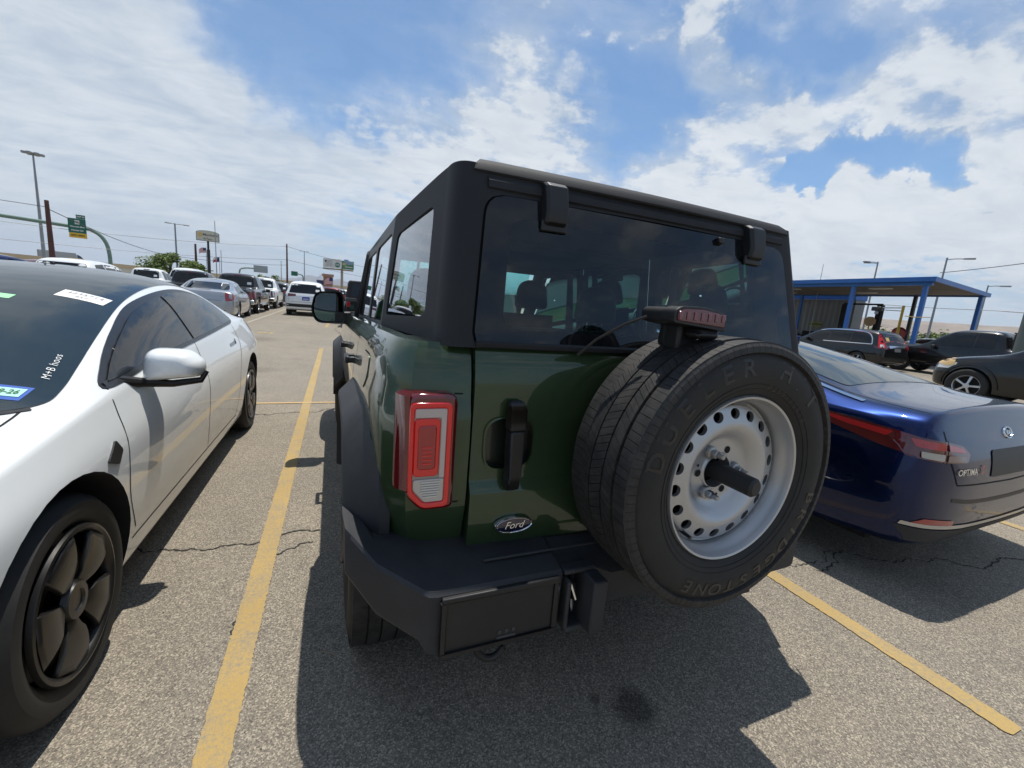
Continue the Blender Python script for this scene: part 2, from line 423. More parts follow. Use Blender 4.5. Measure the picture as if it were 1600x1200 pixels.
# project a 2-D outline onto a shell ----------------------------------------------------
AX = {'L': (Vector((-1, 0, 0)), 1, 2), 'R': (Vector((1, 0, 0)), 1, 2), 'B': (Vector((0, -1, 0)), 0, 2), 'F': (Vector((0, 1, 0)), 0, 2), 'T': (Vector((0, 0, 1)), 0, 1)}
def bvh_of(me): return BVHTree.FromPolygons([v.co.copy() for v in me.vertices], [tuple(p.vertices) for p in me.polygons])
def hit(bvh, side, a, b, off):
    d, i, j = AX[side]; o = Vector((0, 0, 0)); o[i] = a; o[j] = b
    loc, nrm, idx, dist = bvh.ray_cast(o+d*8, -d)
    if loc is None:
        loc, nrm, idx, dist = bvh.find_nearest(o+d*.8)
    if nrm.dot(d) < 0: nrm = -nrm
    n = (nrm+d*.35).normalized()
    return loc+n*off
def decal(bvh, side, poly, off=.004, cell=.08, thick=0.):
    bm = bmesh.new()
    vs = [bm.verts.new((p[0], p[1], 0)) for p in poly]; bm.faces.new(vs)
    xs = [p[0] for p in poly]; ys = [p[1] for p in poly]
    for ax, lo, hi in ((0, min(xs), max(xs)), (1, min(ys), max(ys))):
        k = int((hi-lo)/cell)
        for i in range(1, k+1):
            c = lo+(hi-lo)*i/(k+1)
            pl = Vector((c, 0, 0)) if ax == 0 else Vector((0, c, 0)); no = Vector((1, 0, 0)) if ax == 0 else Vector((0, 1, 0))
            bmesh.ops.bisect_plane(bm, geom=bm.verts[:]+bm.edges[:]+bm.faces[:], plane_co=pl, plane_no=no)
    mb = MB(); ix = {}
    for v in bm.verts: ix[v] = len(mb.v); mb.v.append(tuple(hit(bvh, side, v.co.x, v.co.y, off)))
    for f in bm.faces: mb.f.append(tuple(ix[v] for v in f.verts)); mb.m.append(0)
    if thick:
        # skirt back into the body so that the panel has an edge
        n0 = len(mb.v); bd = {}
        for e in bm.edges:
            if len(e.link_faces) == 1:
                for v in e.verts:
                    if v not in bd: bd[v] = len(mb.v); mb.v.append(tuple(hit(bvh, side, v.co.x, v.co.y, off-thick)))
                a, b = e.verts; mb.f.append((ix[a], ix[b], bd[b], bd[a])); mb.m.append(0)
    bm.free(); return mb
def strip(bvh, side, path, w, off=.002, step=.05):
    # thin line lying on the shell (panel gaps, chrome trims)
    L_ = sum((Vector(b)-Vector(a)).length for a, b in zip(path, path[1:]))
    pts = resample(path, max(3, int(L_/step)+2), False); A = []; B = []
    for i, p in enumerate(pts):
        t = (pts[min(i+1, len(pts)-1)]-pts[max(i-1, 0)]).normalized(); nn = Vector((-t.y, t.x))*w/2
        A.append(hit(bvh, side, p.x+nn.x, p.y+nn.y, off)); B.append(hit(bvh, side, p.x-nn.x, p.y-nn.y, off))
    return MB().grid([A, B])
def project_text(bvh, side, mb, org, ax, ay, off=.005):
    # flat lettering onto the shell; org/ax/ay in the two axes of that side
    out = MB(); out.f = mb.f[:]; out.m = mb.m[:]
    for x, y, z in mb.v:
        out.v.append(tuple(hit(bvh, side, org[0]+ax[0]*x+ay[0]*y, org[1]+ax[1]*x+ay[1]*y, off)))
    return out
# ------------------------------------------------------------------ shared materials
ASPH = asphalt_mat()
YEL = line_mat('yellow_paint', (.44, .30, .105), .455)
ORG = line_mat('orange_paint', (.52, .35, .16), .55)
PALE = line_mat('faded_paint', (.40, .37, .30), .46)
CRACK = mat('crack_tar', (.035, .033, .03), .95)
SAND = mat('sand', (.27, .23, .17), .95, vary=.25, vscale=.02)
BLK = mat('black_plastic', (.012, .012, .013), .45, bump=.15, bscale=900)
GRAIN = mat('grained_plastic', (.019, .0205, .024), .60, bump=.35, bscale=700, vary=.12, vscale=5, dirt=(.08, .08, .075), dirt_amt=.28)
HARDTOP = mat('hardtop_grain', (.0175, .0185, .021), .68, bump=.25, bscale=1100, vary=.08, vscale=4, dirt=(.05, .052, .055), dirt_amt=.2, spec=.35)
RUB = mat('tyre_rubber', (.0125, .012, .0115), .68, bump=.12, bscale=500, vary=.15, vscale=9, dirt=(.045, .041, .035), dirt_amt=.30)
TREAD = mat('tyre_tread', (.017, .0165, .016), .62, vary=.25, vscale=30, dirt=(.09, .08, .07), dirt_amt=.35)
DARK = mat('dark_void', (.006, .006, .006), .9)
GREEN = paint('green_paint', (.030, .056, .024), .30, .30)
WHITE = paint('white_paint', (.82, .84, .835), 0., .35)
BLUE = paint('blue_paint', (.003, .0125, .066), .85, .34)
BLUE.node_tree.nodes['Principled BSDF'].inputs['Coat IOR'].default_value = 1.38
BLUE.node_tree.nodes['Principled BSDF'].inputs['Specular IOR Level'].default_value = .1
SILV = paint('silver_paint', (.36, .39, .43), .55, .3)
GRAY = paint('gray_paint', (.055, .055, .058), .5, .3)
BLACKP = paint('black_paint', (.006, .0065, .007), 0., .3)
MAROON = paint('maroon_paint', (.10, .008, .012), .3, .3)
NAVY = paint('navy_paint', (.02, .025, .09), .3, .3)
STEEL = mat('silver_steel', (.50, .51, .525), .36, .72, vary=.05, vscale=8, dirt=(.38, .34, .28), dirt_amt=.25)
CHROME = mat('chrome', (.75, .76, .78), .10, 1.)
ALLOY = mat('alloy', (.55, .56, .58), .3, .8)
DGLASS = mat('dark_glass', (.006, .007, .008), .015, 0., 0., .5, vary=.02)
TGLASS = mat('tinted_glass', (.010, .016, .018), .012, 0., 0., .9)
REDL = mat('red_lens', (.33, .006, .010), .08, 0., 1., .6)
REDB = mat('red_lens_glow', (.40, .004, .006), .12, 0., 1., .5, emit=(1, .01, .012), es=.11)  # weak red emission added to brighten the lens
REDD = mat('dark_red_lens', (.11, .004, .006), .06, 0., 1., .6)
CLEAR = mat('clear_lens', (.62, .62, .60), .12, .3, 1., .6)
AMBER = mat('clouded_lens', (.60, .40, .17), .35, 0., .4)
PLATE = mat('white_paper', (.80, .80, .78), .8)
LETTER = mat('dark_ink', (.03, .03, .03), .8)
SEAT = mat('seat_cloth', (.018, .018, .02), .85)
INT = mat('cabin_trim', (.03, .032, .035), .8)
LINER = mat('roof_liner', (.16, .165, .17), .9)
MIRG = mat('mirror_glass', (.82, .86, .88), .02, 1.)
REARG = glass_mat('rear_glass', (.58, .86, .83), 1.05)
SIDEG = glass_mat('side_glass', (.70, .97, .93), 1.5)
WINDG = glass_mat('wind_glass', (.50, .88, .84), 1.0)

# ------------------------------------------------------------------ ground
def rough_line(x0, y0, x1, y1, w, seed, step=.011, jag=.0028):
    rnd = random.Random(seed); a = Vector((x0, y0)); b = Vector((x1, y1)); L_ = (b-a).length; t = (b-a)/L_; n = Vector((-t.y, t.x))
    k = max(2, int(L_/step)); A = []; B = []
    for i in range(k+1):
        c = a+t*L_*i/k
        e = 0 if i not in (0, k) else .35
        A.append((*(c+n*(w/2*(1-e)+rnd.uniform(-jag, jag))), 0)); B.append((*(c-n*(w/2*(1-e)+rnd.uniform(-jag, jag))), 0))
    return MB().grid([A, B])
def crack(pts, w, seed, jit=.05, sub=5):
    rnd = random.Random(seed); P = [Vector(p) for p in pts]
    for _ in range(sub):
        Q = [P[0]]
        for a, b in zip(P, P[1:]):
            m = (a+b)/2; d = b-a
            m += Vector((-d.y, d.x))*rnd.uniform(-1, 1)*jit*2.2; Q += [m, b]
        P = Q
    A = []; B = []
    for i, p in enumerate(P):
        t = (P[min(i+1, len(P)-1)]-P[max(0, i-1)]); t = t.normalized() if t.length > 0 else Vector((1, 0)); n = Vector((-t.y, t.x))
        ww = w*rnd.uniform(.25, 1.2)*(.15 if i in (0, len(P)-1) else 1)
        A.append((*(p+n*ww/2), 0)); B.append((*(p-n*ww/2), 0))
    return MB().grid([A, B])

def build_ground():
    g = structure(obj('ground', MB().add([(-6000, -6000, -.03), (6000, -6000, -.03), (6000, 9000, -.03), (-6000, 9000, -.03)], [(0, 1, 2, 3)]), SAND, smooth=False))
    lot = structure(obj('parking_lot', MB().add([(-48, -40, 0), (90, -40, 0), (90, 90, 0), (-48, 90, 0)], [(0, 1, 2, 3)]), ASPH, smooth=False))
    def flat(name, mb, m, z):
        o = structure(obj(name, mb, m, smooth=False)); o.location.z = z; return o
    flat('parking_line', rough_line(-.318, -1.5, -.305, 10.95, .092, 1), YEL, .004)
    flat('parking_line', rough_line(2.213, .455, 2.213, 9.5, .088, 2), YEL, .004)
    flat('parking_line', rough_line(-2.86, -1.5, -2.84, 10.9, .09, 3), YEL, .004)
    flat('parking_line', rough_line(4.75, .40, 4.75, 9.5, .09, 9), YEL, .004)
    flat('parking_line', rough_line(-.345, 17.6, -.115, 25.9, .10, 4), YEL, .004)
    flat('parking_line', rough_line(-2.95, 17.9, -3.05, 42, .10, 5, .1), PALE, .004)
    flat('cross_line', rough_line(-.86, 5.475, .75, 5.505, .055, 6), ORG, .006)
    flat('lot_number', text_mesh('01', .42, bold=.02).xf(Matrix.Translation((-1.86, 14.25, 0)) @ Matrix.Rotation(pi*0, 4, 'Z') @ Matrix.Diagonal((1.1, 1.3, 1, 1))), YEL, .005)
    # cracks and joints in the asphalt
    def C(pts, w, seed, jit=.05, sub=5): flat('asphalt_crack', crack(pts, w, seed, jit, sub), CRACK, .003)
    C([(-1.0, 2.47), (-.55, 2.36), (-.33, 2.37), (-.07, 2.42)], .011, 11, .10)
    C([(-.10, 2.30), (-.28, 2.22), (-.30, 2.05), (-.33, 1.82), (-.36, 1.70)], .009, 12, .12)
    C([(-.95, 5.08), (-.3, 5.02), (.1, 5.2), (.3, 6.2), (.12, 6.9), (.25, 8.3), (.06, 9.2), (.22, 11.0)], .014, 13, .12)
    C([(.1, 5.2), (.3, 5.0), (.28, 4.6), (.4, 4.3)], .012, 14, .12)
    C([(.12, 6.9), (.5, 6.6), (.7, 6.7)], .012, 15, .12)
    C([(-3.0, 11.1), (-.6, 11.0), (1.2, 10.9)], .016, 16, .03)
    C([(-3.4, 14.9), (-.4, 14.8), (1.4, 14.75)], .022, 17, .02)
    C([(.15, 11.0), (.2, 14.8), (.05, 18.5), (.1, 24)], .025, 18, .04)
    C([(-2.6, 10.2), (-1.5, 10.1)], .03, 19, .05)
    C([(2.5, 1.35), (3.1, 1.25), (3.6, 1.05), (4.3, .9), (4.9, .2)], .010, 20, .12)
    C([(2.3, 1.52), (2.62, 1.40), (2.9, 1.42)], .007, 21, .14)
    C([(-1.6, 22), (-.4, 21.8), (.3, 22)], .03, 22, .05)
    # grit and a dead twig on the asphalt
    st = MB(); rnd = random.Random(3)
    for i in range(240):
        x = rnd.uniform(-1.0, 3.4); y = rnd.uniform(.3, 3.5); r = rnd.uniform(.002, .0045)
        ang = rnd.random()*6
        st.add([(x+r*cos(ang), y+r*sin(ang), 0), (x+r*cos(ang+2), y+r*sin(ang+2), 0), (x+r*cos(ang+4.3), y+r*sin(ang+4.3), 0), (x, y, r*1.1)], [(0, 1, 3), (1, 2, 3), (2, 0, 3)])
    o = obj('gravel', st, mat('grit', (.2, .18, .15), .9, vary=.4, vscale=40), smooth=False); o['kind'] = 'stuff'; o.location.z = .001
    tw = MB().tube([(-.045, 1.515, .004), (-.02, 1.50, .006), (.0, 1.49, .004), (.012, 1.47, .003)], .0022, 5)
    tag(obj('twig', tw, mat('dry_twig', (.30, .24, .16), .9)), 'small dry twig lying in the shadow behind the rear tyre', 'twig')
build_ground()

# ------------------------------------------------------------------ wheels
def tyre_profile(R, r, w):
    h = w/2; s = R-r
    return [(-h*.72, r-.004), (-h*.80, r+.004), (-h*.93, r+s*.22), (-h*1.0, r+s*.48), (-h*.975, r+s*.72), (-h*.90, R-.022), (-h*.80, R-.009), (-h*.66, R-.002), (-h*.3, R), (h*.3, R),
            (h*.66, R-.002), (h*.80, R-.009), (h*.90, R-.022), (h*.975, r+s*.72), (h*1.0, r+s*.48), (h*.93, r+s*.22), (h*.80, r+.004), (h*.72, r-.004)]
def spoke_rim(r, w, n=5, side=1, sw=.30, split=False, depth=.02, m=None, hubr=.06, lip=True):
    """alloy rim facing +x (side=1) or -x, centred at the origin"""
    mb = MB(); o = w/2*.74*side
    mb.lathe([(o, r+.002), (o+.004*side, r-.004), (o-.01*side, r-.016), (o-.10*side, r-.03), (-o*.9, r-.028)], 40)
    mb.lathe([(o-.012*side, hubr), (o-.004*side, hubr*.8), (o-.004*side, .001)], 24)
    for k in range(n):
        for q in ((-.12, .12) if split else (0,)):
            a = 2*pi*k/n+q*1.6; M = Matrix.Rotation(a, 4, 'X')
            b = MB(); w0 = sw*r*.55; w1 = sw*r*(.55 if split else .8)
            x0 = o-.006*side; x1 = o-depth*side
            b.hexa([(x0-.03*side, -w0*.5, .02), (x0-.03*side, w0*.5, .02), (x1-.03*side, w1*.5, r-.008), (x1-.03*side, -w1*.5, r-.008),
                    (x0, -w0*.4, .02), (x0, w0*.4, .02), (x1, w1*.4, r-.008), (x1, -w1*.4, r-.008)])
            mb.join(b.xf(M))
    return mb
def rim_back(r, w, side=1):
    return MB().lathe([(w*.05*side, r-.03), (w*.05*side, .001)], 28)
TYRE_CACHE = {}
def add_wheel(parent, x, y, R, r, w, side, rim_m=None, n=5, split=False, detail=1):
    key = (R, r, w, side, n, split)
    if key not in TYRE_CACHE:
        t = obj('wheel', MB().lathe(tyre_profile(R, r, w), 44), RUB)
        rr = obj('rim', spoke_rim(r, w, n, side, split=split), rim_m or ALLOY, ang=25)
        bk = obj('brake_disc', rim_back(r, w, side), DARK)
        TYRE_CACHE[key] = (t.data, rr.data, bk.data)
        for q in (t, rr, bk): bpy.data.objects.remove(q)
    dt, dr, db = TYRE_CACHE[key]
    wheel = bpy.data.objects.new('wheel', dt); COL.objects.link(wheel); wheel.parent = parent; wheel.location = (x, y, R)
    a = random.random()*6
    for nm, d in (('rim', dr), ('brake_disc', db)):
        c = bpy.data.objects.new(nm, d); COL.objects.link(c); c.parent = wheel; c.rotation_euler = (a, 0, 0)
    return wheel

def offset_poly(pts, d):
    """inward offset of an open polyline (left side is inside)"""
    out = []
    for i, p in enumerate(pts):
        a = Vector(pts[max(0, i-1)]); b = Vector(pts[min(len(pts)-1, i+1)]); t = (b-a).normalized()
        out.append(Vector(p)+Vector((-t.y, t.x))*d)
    return out
# ------------------------------------------------------------------ the green off-roader
PSI = radians(.75)
def build_offroader():
    EU = Vector((cos(PSI), sin(PSI))); EV = Vector((-sin(PSI), cos(PSI)))
    p0 = EU*1.0+EV*1.066
    T = thing('off_road_vehicle', 'dark green boxy off-roader with black hardtop, rear spare wheel and steel rim', 'off-roader', (p0.x, p0.y, 0), PSI)
    AXR, AXF, RT = .70, 3.62, .381
    WHR = .58
    # ---- lower body -------------------------------------------------
    half = [(.644, .16), (.644, .008), (.70, .008), (.76, .012), (.808, .028), (.842, .058), (.866, .108), (.879, .18), (.887, .30), (.892, .6), (.894, 1.2), (.894, 2.2), (.892, 3.0), (.885, 3.8), (.862, 4.1), (.78, 4.3), (.5, 4.42), (0, 4.45)]
    half = [Vector(p) for p in half]
    fine = [half[0], half[1]]+resample(half[1:], 64, False)[1:]
    lv = [(.585, .05), (.60, .042), (.66, .022), (.74, .006), (.80, .0), (.86, .0), (.95, -.003), (1.02, .0), (1.055, .010), (1.09, .014), (1.13, .019), (1.165, .029), (1.19, .040), (1.204, .048), (1.212, .055)]
    rows = []
    for z, d in lv:
        q = offset_poly(fine[1:], d)
        q = [Vector((.644, .16)), Vector((.644, q[0].y))]+q[1:]
        R_ = [(p.x, p.y, z) for p in q]
        Lf = [(-p.x, p.y, z) for p in q[:-1]]
        rows.append(R_+Lf[::-1])
    mb = MB().grid(rows, True); n = len(rows[0])
    mb.f.append(tuple(range(n))[::-1]); mb.m.append(0); mb.f.append(tuple((len(rows)-1)*n+i for i in range(n))); mb.m.append(0)
    body = obj('body', mb, [GREEN, DARK], T, ang=40)
    arch = [(-.56, .2), (-.54, .62), (-.40, .80), (-.25, .90), (.28, .90), (.43, .80), (.52, .62), (.54, .2)]
    for ax in (AXR, AXF):
        for s in (-1, 1):
            c = MB().prism([(ax+a, z) for a, z in arch], .52*s, 1.2*s, 'x')
            boolean_cut(body, obj('cut', c, [DARK, DARK], None, smooth=False))
    boolean_cut(body, obj('cut', MB().box((0, 1.48, 1.12), (1.57, 2.48, .76)), [DARK, DARK], None, smooth=False))
    boolean_cut(body, obj('cut', MB().box((0, .1, 1.13), (1.24, .6, .74)), [DARK, DARK], None, smooth=False))
    finish(body.data, True, 32)
    BV = bvh_of(body.data)
    # chassis, so that the car is not hollow from below
    ch = MB().box((0, 2.2, .50), (1.0, 3.9, .20)).box((0, AXR, .38), (1.45, .12, .12)).box((0, AXF, .38), (1.45, .12, .12)).box((-.25, .45, .42), (.55, .26, .16))
    obj('chassis', ch, DARK, T, smooth=False)
    # ---- tailgate ----------------------------------------------------
    G = .637
    prof = [(.024, 1.204), (.016, 1.190), (.006, 1.14), (.0, 1.090), (.0, .98), (.0, .832), (-.002, .826), (-.016, .800), (-.018, .792), (-.017, .70), (-.012, .635), (.0, .618), (.02, .612)]
    loop = prof+[(.06, .612), (.06, 1.204)]
    us = [G*(-1+2*i/24) for i in range(25)]
    mb = MB().grid([[(u, v+(.010*(abs(u)/G)**3 if k < len(prof) else 0), z) for k, (v, z) in enumerate(loop)] for u in us], True)
    n = len(loop); mb.f += [tuple(range(n))[::-1], tuple(24*n+i for i in range(n))]; mb.m += [0, 0]
    REC = mat('green_cup_shade', (.006, .012, .007), .4, .0, .6)  # darker copy of the green; the cup's shade is put into its colour
    gate = obj('tailgate', mb, [GREEN, REC], T, ang=24)
    cup = rpoly([(-.600, .862), (-.455, .862), (-.455, 1.012), (-.600, 1.012)], [.055]*4, 6)
    boolean_cut(gate, obj('cut', MB().prism([tuple(p) for p in cup], -.1, .034, 'y', 1), [REC, REC], None, smooth=False))
    finish(gate.data, True, 24)
    obj('gate_seal', MB().prism([(-.642, .605), (.642, .605), (.642, 1.21), (-.642, 1.21)], .055, .075, 'y'), DARK, T, smooth=False)
    # pull handle with finger cup
    lip_ = [(p[0], -.0015, p[1]) for p in cup]; lip2 = [(-.5275+(p[0]+.5275)*1.05, -.0005, .937+(p[1]-.937)*1.05) for p in cup]
    obj('handle_cup', MB().grid([lip_, lip2], True), GREEN, T)
    hd = MB()
    for (a, b, w0, w1, d0, d1) in ((1.066, 1.045, .040, .050, .02, .042), (1.045, .985, .050, .050, .042, .046), (.985, .855, .044, .040, .046, .046), (.855, .815, .040, .038, .046, .04), (.815, .802, .038, .026, .04, .02)):
        x = -.521
        hd.hexa([(x-w1/2, -.001, b), (x+w1/2, -.001, b), (x+w1/2, -d1, b), (x-w1/2, -d1, b), (x-w0/2, -.001, a), (x+w0/2, -.001, a), (x+w0/2, -d0, a), (x-w0/2, -d0, a)])
    obj('door_handle', hd, BLK, T, bevel=.006)
    # ---- maker's oval --------------------------------------------------
    bx, bz = -.502, .697
    def ell(a, b, y, n=48): return [(bx+a*cos(2*pi*i/n), y, bz+b*sin(2*pi*i/n)) for i in range(n)]
    e = MB().grid([ell(.060, .0250, -.014), ell(.060, .0250, -.024), ell(.0585, .0238, -.027), ell(.0565, .0222, -.0245)], True)
    oval = obj('badge', e, CHROME, T)
    e = MB().grid([ell(.0565, .0222, -.0245), ell(.03, .012, -.0262), ell(.001, .0005, -.0265)], True)
    obj('badge_field', e, mat('badge_blue', (.006, .010, .035), .12, 0, 1.), oval)
    e = MB().grid([ell(.0535, .0200, -.0255), ell(.0528, .0195, -.0262)], True)
    obj('badge_ring', e, CHROME, oval)
    t = text_mesh('Ford', .031, .0005, .35, -.0001)
    obj('badge_script', t.xf(Matrix.Translation((bx-.001, -.0275, bz)) @ Matrix.Rotation(pi/2, 4, 'X')), CHROME, oval, smooth=False)
    # ---- tail lamps -----------------------------------------------------
    def lamp(s):
        def P(u, v, z): return (s*(u+.024), v, z)
        def plate(poly, v0, v1, side_wrap=None):
            mb = MB(); q = [P(u, v0, z) for u, z in poly]; r = [P(u, v1, z) for u, z in poly]
            mb.add(q+r, [tuple(range(len(q))), tuple(range(len(q), 2*len(q)))[::-1]]+[(i, (i+1) % len(q), len(q)+(i+1) % len(q), len(q)+i) for i in range(len(q))]); return mb
        # housing wraps the corner
        out = rpoly([(-.712, .768), (-.712, 1.088), (-.842, 1.088), (-.842, .815), (-.80, .768)], [.02, .03, .03, .02, .02], 5)
        hous = plate(out, -.020, .08)
        H = obj('tail_lamp', hous, REDD, T, bevel=.012, seg=3)
        wr = MB()
        zz = [1.082, 1.0, .9, .83]; path = [(-.838, -.019), (-.852, -.010), (-.862, .006), (-.868, .03)]
        wr.grid([[P(u, v, z) for u, v in path] for z in zz])
        wr.grid([[P(u, v, 1.082) for u, v in path], [P(-.80, .1, 1.09) for _ in path]])
        obj('side_lens', wr, REDD, H, ang=60)
        # bright red frame
        o_ = rpoly([(-.728, .780), (-.728, 1.066), (-.838, 1.066), (-.838, .823), (-.800, .780)], [.016]*5, 4)
        i_ = rpoly([(-.741, .794), (-.741, 1.052), (-.826, 1.052), (-.826, .832), (-.794, .794)], [.010]*5, 4)
        fr = MB(); A = [P(u, -.028, z) for u, z in o_]; B = [P(u, -.028, z) for u, z in i_]
        A0 = [P(u, -.018, z) for u, z in o_]; B0 = [P(u, -.019, z) for u, z in i_]
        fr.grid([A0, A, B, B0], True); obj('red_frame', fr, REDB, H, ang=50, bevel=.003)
        obj('lamp_bed', plate(i_, -.0205, -.015), mat('lamp_silver', (.30, .29, .28), .25, .6), H, smooth=False)
        # pale C-shaped guide
        cg = plate(rpoly([(-.742, .862), (-.742, 1.051), (-.825, 1.051), (-.825, 1.026), (-.757, 1.026), (-.757, .862)], .004, 2), -.0255, -.018)
        obj('light_guide', cg, mat('guide_lens', (.50, .44, .43), .12, .2, 1.), H, bevel=.002)
        rl = plate(rpoly([(-.758, .868), (-.758, 1.024), (-.825, 1.024), (-.825, .868)], .012, 4), -.0245, -.018)
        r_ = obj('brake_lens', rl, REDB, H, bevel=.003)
        r2 = plate(rpoly([(-.768, .888), (-.768, 1.006), (-.815, 1.006), (-.815, .888)], .010, 4), -.0285, -.022)
        obj('bulb_lens', r2, REDL, H, bevel=.003)
        pr = MB()
        for k in range(5):
            z = .905+k*.011; pr.box((s*-.767, -.0292, z), (.026, .003, .003))
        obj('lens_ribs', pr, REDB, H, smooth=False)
        cl = plate(rpoly([(-.743, .796), (-.743, .860), (-.824, .860), (-.824, .833), (-.793, .796)], .006, 3), -.0245, -.018)
        obj('reverse_lens', cl, mat('reverse_clear', (.46, .46, .45), .10, .4, 1.), H, bevel=.002)
        pr = MB()
        for k in range(7): pr.box((s*-.755, -.0262, .812+k*.0068), (.05-(.012 if k < 2 else 0), .002, .0028))
        obj('reverse_ribs', pr, CLEAR, H, smooth=False)
    lamp(1); lamp(-1)
    # seams on the corner panel and side
    obj('panel_gap', strip(BV, 'B', [(-.642, 1.078), (-.69, 1.080)], .004, .001), DARK, T, smooth=False)
    obj('panel_gap', strip(BV, 'B', [(-.642, .772), (-.69, .772)], .004, .001), DARK, T, smooth=False)
    # doors: gaps, handles, fuel flap on the visible side
    for pth in ([(1.02, 1.205), (1.02, 1.02), (1.10, .92), (1.20, .80)], [(1.72, 1.205), (1.72, .62)], [(2.60, 1.205), (2.60, .62)]):
        obj('panel_gap', strip(BV, 'L', pth, .008, .0015), DARK, T, smooth=False)
        obj('panel_gap', strip(BV, 'R', pth, .008, .0015), DARK, T, smooth=False)
    fl = rpoly([(.44, 1.01), (.66, 1.01), (.66, 1.125), (.44, 1.125)], .04, 6)
    obj('fuel_flap', decal(BV, 'L', fl, .003, .06, .004), GREEN, T)
    obj('panel_gap', strip(BV, 'L', [tuple(p) for p in fl]+[tuple(fl[0])], .007, .0015), DARK, T, smooth=False)
    for v in (1.18, 2.02):
        h = MB(); x = -.905
        h.box((x-.014, v, 1.03), (.022, .17, .034)); h.box((x+.004, v-.07, 1.03), (.04, .03, .030)); h.box((x+.004, v+.07, 1.03), (.04, .03, .030))
        obj('door_handle', h, BLK, T, bevel=.008)
        h = MB(); x = .905
        h.box((x+.022, v, 1.03), (.026, .20, .040)); h.box((x, v-.085, 1.03), (.05, .03, .036)); h.box((x, v+.085, 1.03), (.05, .03, .036))
        obj('door_handle', h, BLK, T, bevel=.008)
    # ---- flares ------------------------------------------------------------
    outer = [(-.40, .44), (-.44, .60), (-.41, .72), (-.31, .84), (-.18, .885), (.20, .885), (.36, .83), (.47, .70), (.50, .55), (.50, .46)]
    inner = [(-.56, .60), (-.62, .66), (-.58, .82), (-.43, .94), (-.24, .975), (.26, .975), (.48, .92), (.62, .77), (.64, .58), (.62, .5)]
    for ax in (AXR, AXF):
        for s in (-1, 1):
            rows = []
            O = resample(smooth_loop(outer, 4, False), 30, False); I = resample(smooth_loop(inner, 4, False), 30, False)
            A = []; B = []; Cc = []; D_ = []; E_ = []
            for p, q in zip(O, I):
                back = ax == AXR and q.x < -.5
                ub = .868 if back else .886
                E_.append((s*.70, ax+p.x, p.y)); A.append((s*.925, ax+p.x, p.y)); B.append((s*.962, ax+p.x*1.01, p.y+.012))
                m_ = p.lerp(q, .30); Cc.append((s*.958, ax+m_.x, m_.y)); 
                D_.append((s*ub, ax+q.x, q.y))
            f = MB().grid([E_, A, B, Cc, D_, [(s*.84, y, z) for x, y, z in D_]])
            obj('wheel_flare', f, GRAIN, T, ang=30)
    # ---- bumper -------------------------------------------------------------
    # stations: u, lip(v, z), bottom(v, z), shelf z at the body
    S = [(-.962, .16, .690, .16, .60, .690), (-.958, .075, .690, .06, .565, .690), (-.945, .045, .688, .03, .56, .688), (-.885, -.05, .650, -.05, .505, .662), (-.790, -.138, .622, -.140, .475, .655), (-.772, -.150, .616, -.150, .44, .652), (-.750, -.152, .614, -.152, .432, .650),
         (-.410, -.150, .610, -.150, .424, .648), (-.395, -.145, .608, -.14, .425, .648), (-.385, -.10, .600, -.10, .43, .648), (-.28, -.10, .585, -.10, .43, .646), (-.20, -.115, .555, -.11, .43, .640), (0, -.115, .55, -.11, .43, .640)]
    S = S+[(-a[0]*.80,)+a[1:] for a in S[:-1]][::-1]
    rows = [[], [], [], [], [], []]
    for u, v1, z1, v2, z2, zs in S:
        end = abs(u) > .94
        bv = .05 if not end else .30
        rows[0].append((u, .33 if end else .12, z2+.02)); rows[1].append((u, v2+.01, z2)); rows[2].append((u, v2, z2+.012)); rows[3].append((u, v1, z1-.010)); rows[4].append((u, v1+.010, z1)); rows[5].append((u, max(bv, v1+.03), zs))
    rows.append([(u, max(.30, v+.02), z-.03) for u, v, z in rows[5]])
    mb = MB().grid(rows)
    bump = obj('bumper', mb, GRAIN, T, ang=20)
    # number plate recess: frame, back panel, tiny crest-like stamping
    pf = MB()
    def fr(u0, u1, z0, z1, v, w):
        for a, b, c, d in ((u0, u1, z1-w, z1), (u0, u1, z0, z0+w), (u0, u0+w, z0+w, z1-w), (u1-w, u1, z0+w, z1-w)):
            pf.box(((a+b)/2, v, (c+d)/2), (b-a, .014, d-c))
    fr(-.742, -.412, .432, .602, -.157, .014)
    obj('plate_frame', pf, BLK, bump, bevel=.003)
    obj('plate_back', MB().box((-.577, -.154, .517), (.30, .006, .142)), mat('plate_black', (.014, .014, .014), .55, vary=.2, vscale=12), bump)
    st = MB()
    for k in range(3): st.box((-.56+(k-1)*.02, -.158, .468), (.010, .003, .012))
    st.box((-.56, -.158, .452), (.055, .003, .008))
    obj('plate_stamp', st, mat('plate_gray', (.045, .045, .045), .6), bump, bevel=.002)
    # step pad ridge on the shelf
    obj('step_edge', MB().box((-.40, -.075, .6315), (.42, .010, .008)), GRAIN, bump, bevel=.004)
    # tow hooks
    for s in (-1, 1):
        hk = MB()
        hk.box((s*.335, -.128, .597), (.108, .04, .016)); hk.box((s*.302, -.150, .510), (.046, .11, .165)); hk.box((s*.378, -.13, .505), (.014, .07, .15)); hk.box((s*.335, -.13, .425), (.09, .07, .020))
        obj('tow_bracket', hk, GRAIN, bump, bevel=.012, seg=3)
        lp = MB().tube([(s*.352, -.10, .565), (s*.350, -.135, .55), (s*.349, -.145, .51), (s*.350, -.135, .47), (s*.352, -.10, .455)], .009, 10)
        obj('tow_loop', lp, CHROME, bump)
    rg = MB().tube([(-.575+.048*cos(a), -.10, .400+.062*sin(a)) for a in [pi+pi*i/14 for i in range(15)]], .010, 10)
    obj('hitch_ring', rg, BLK, T)
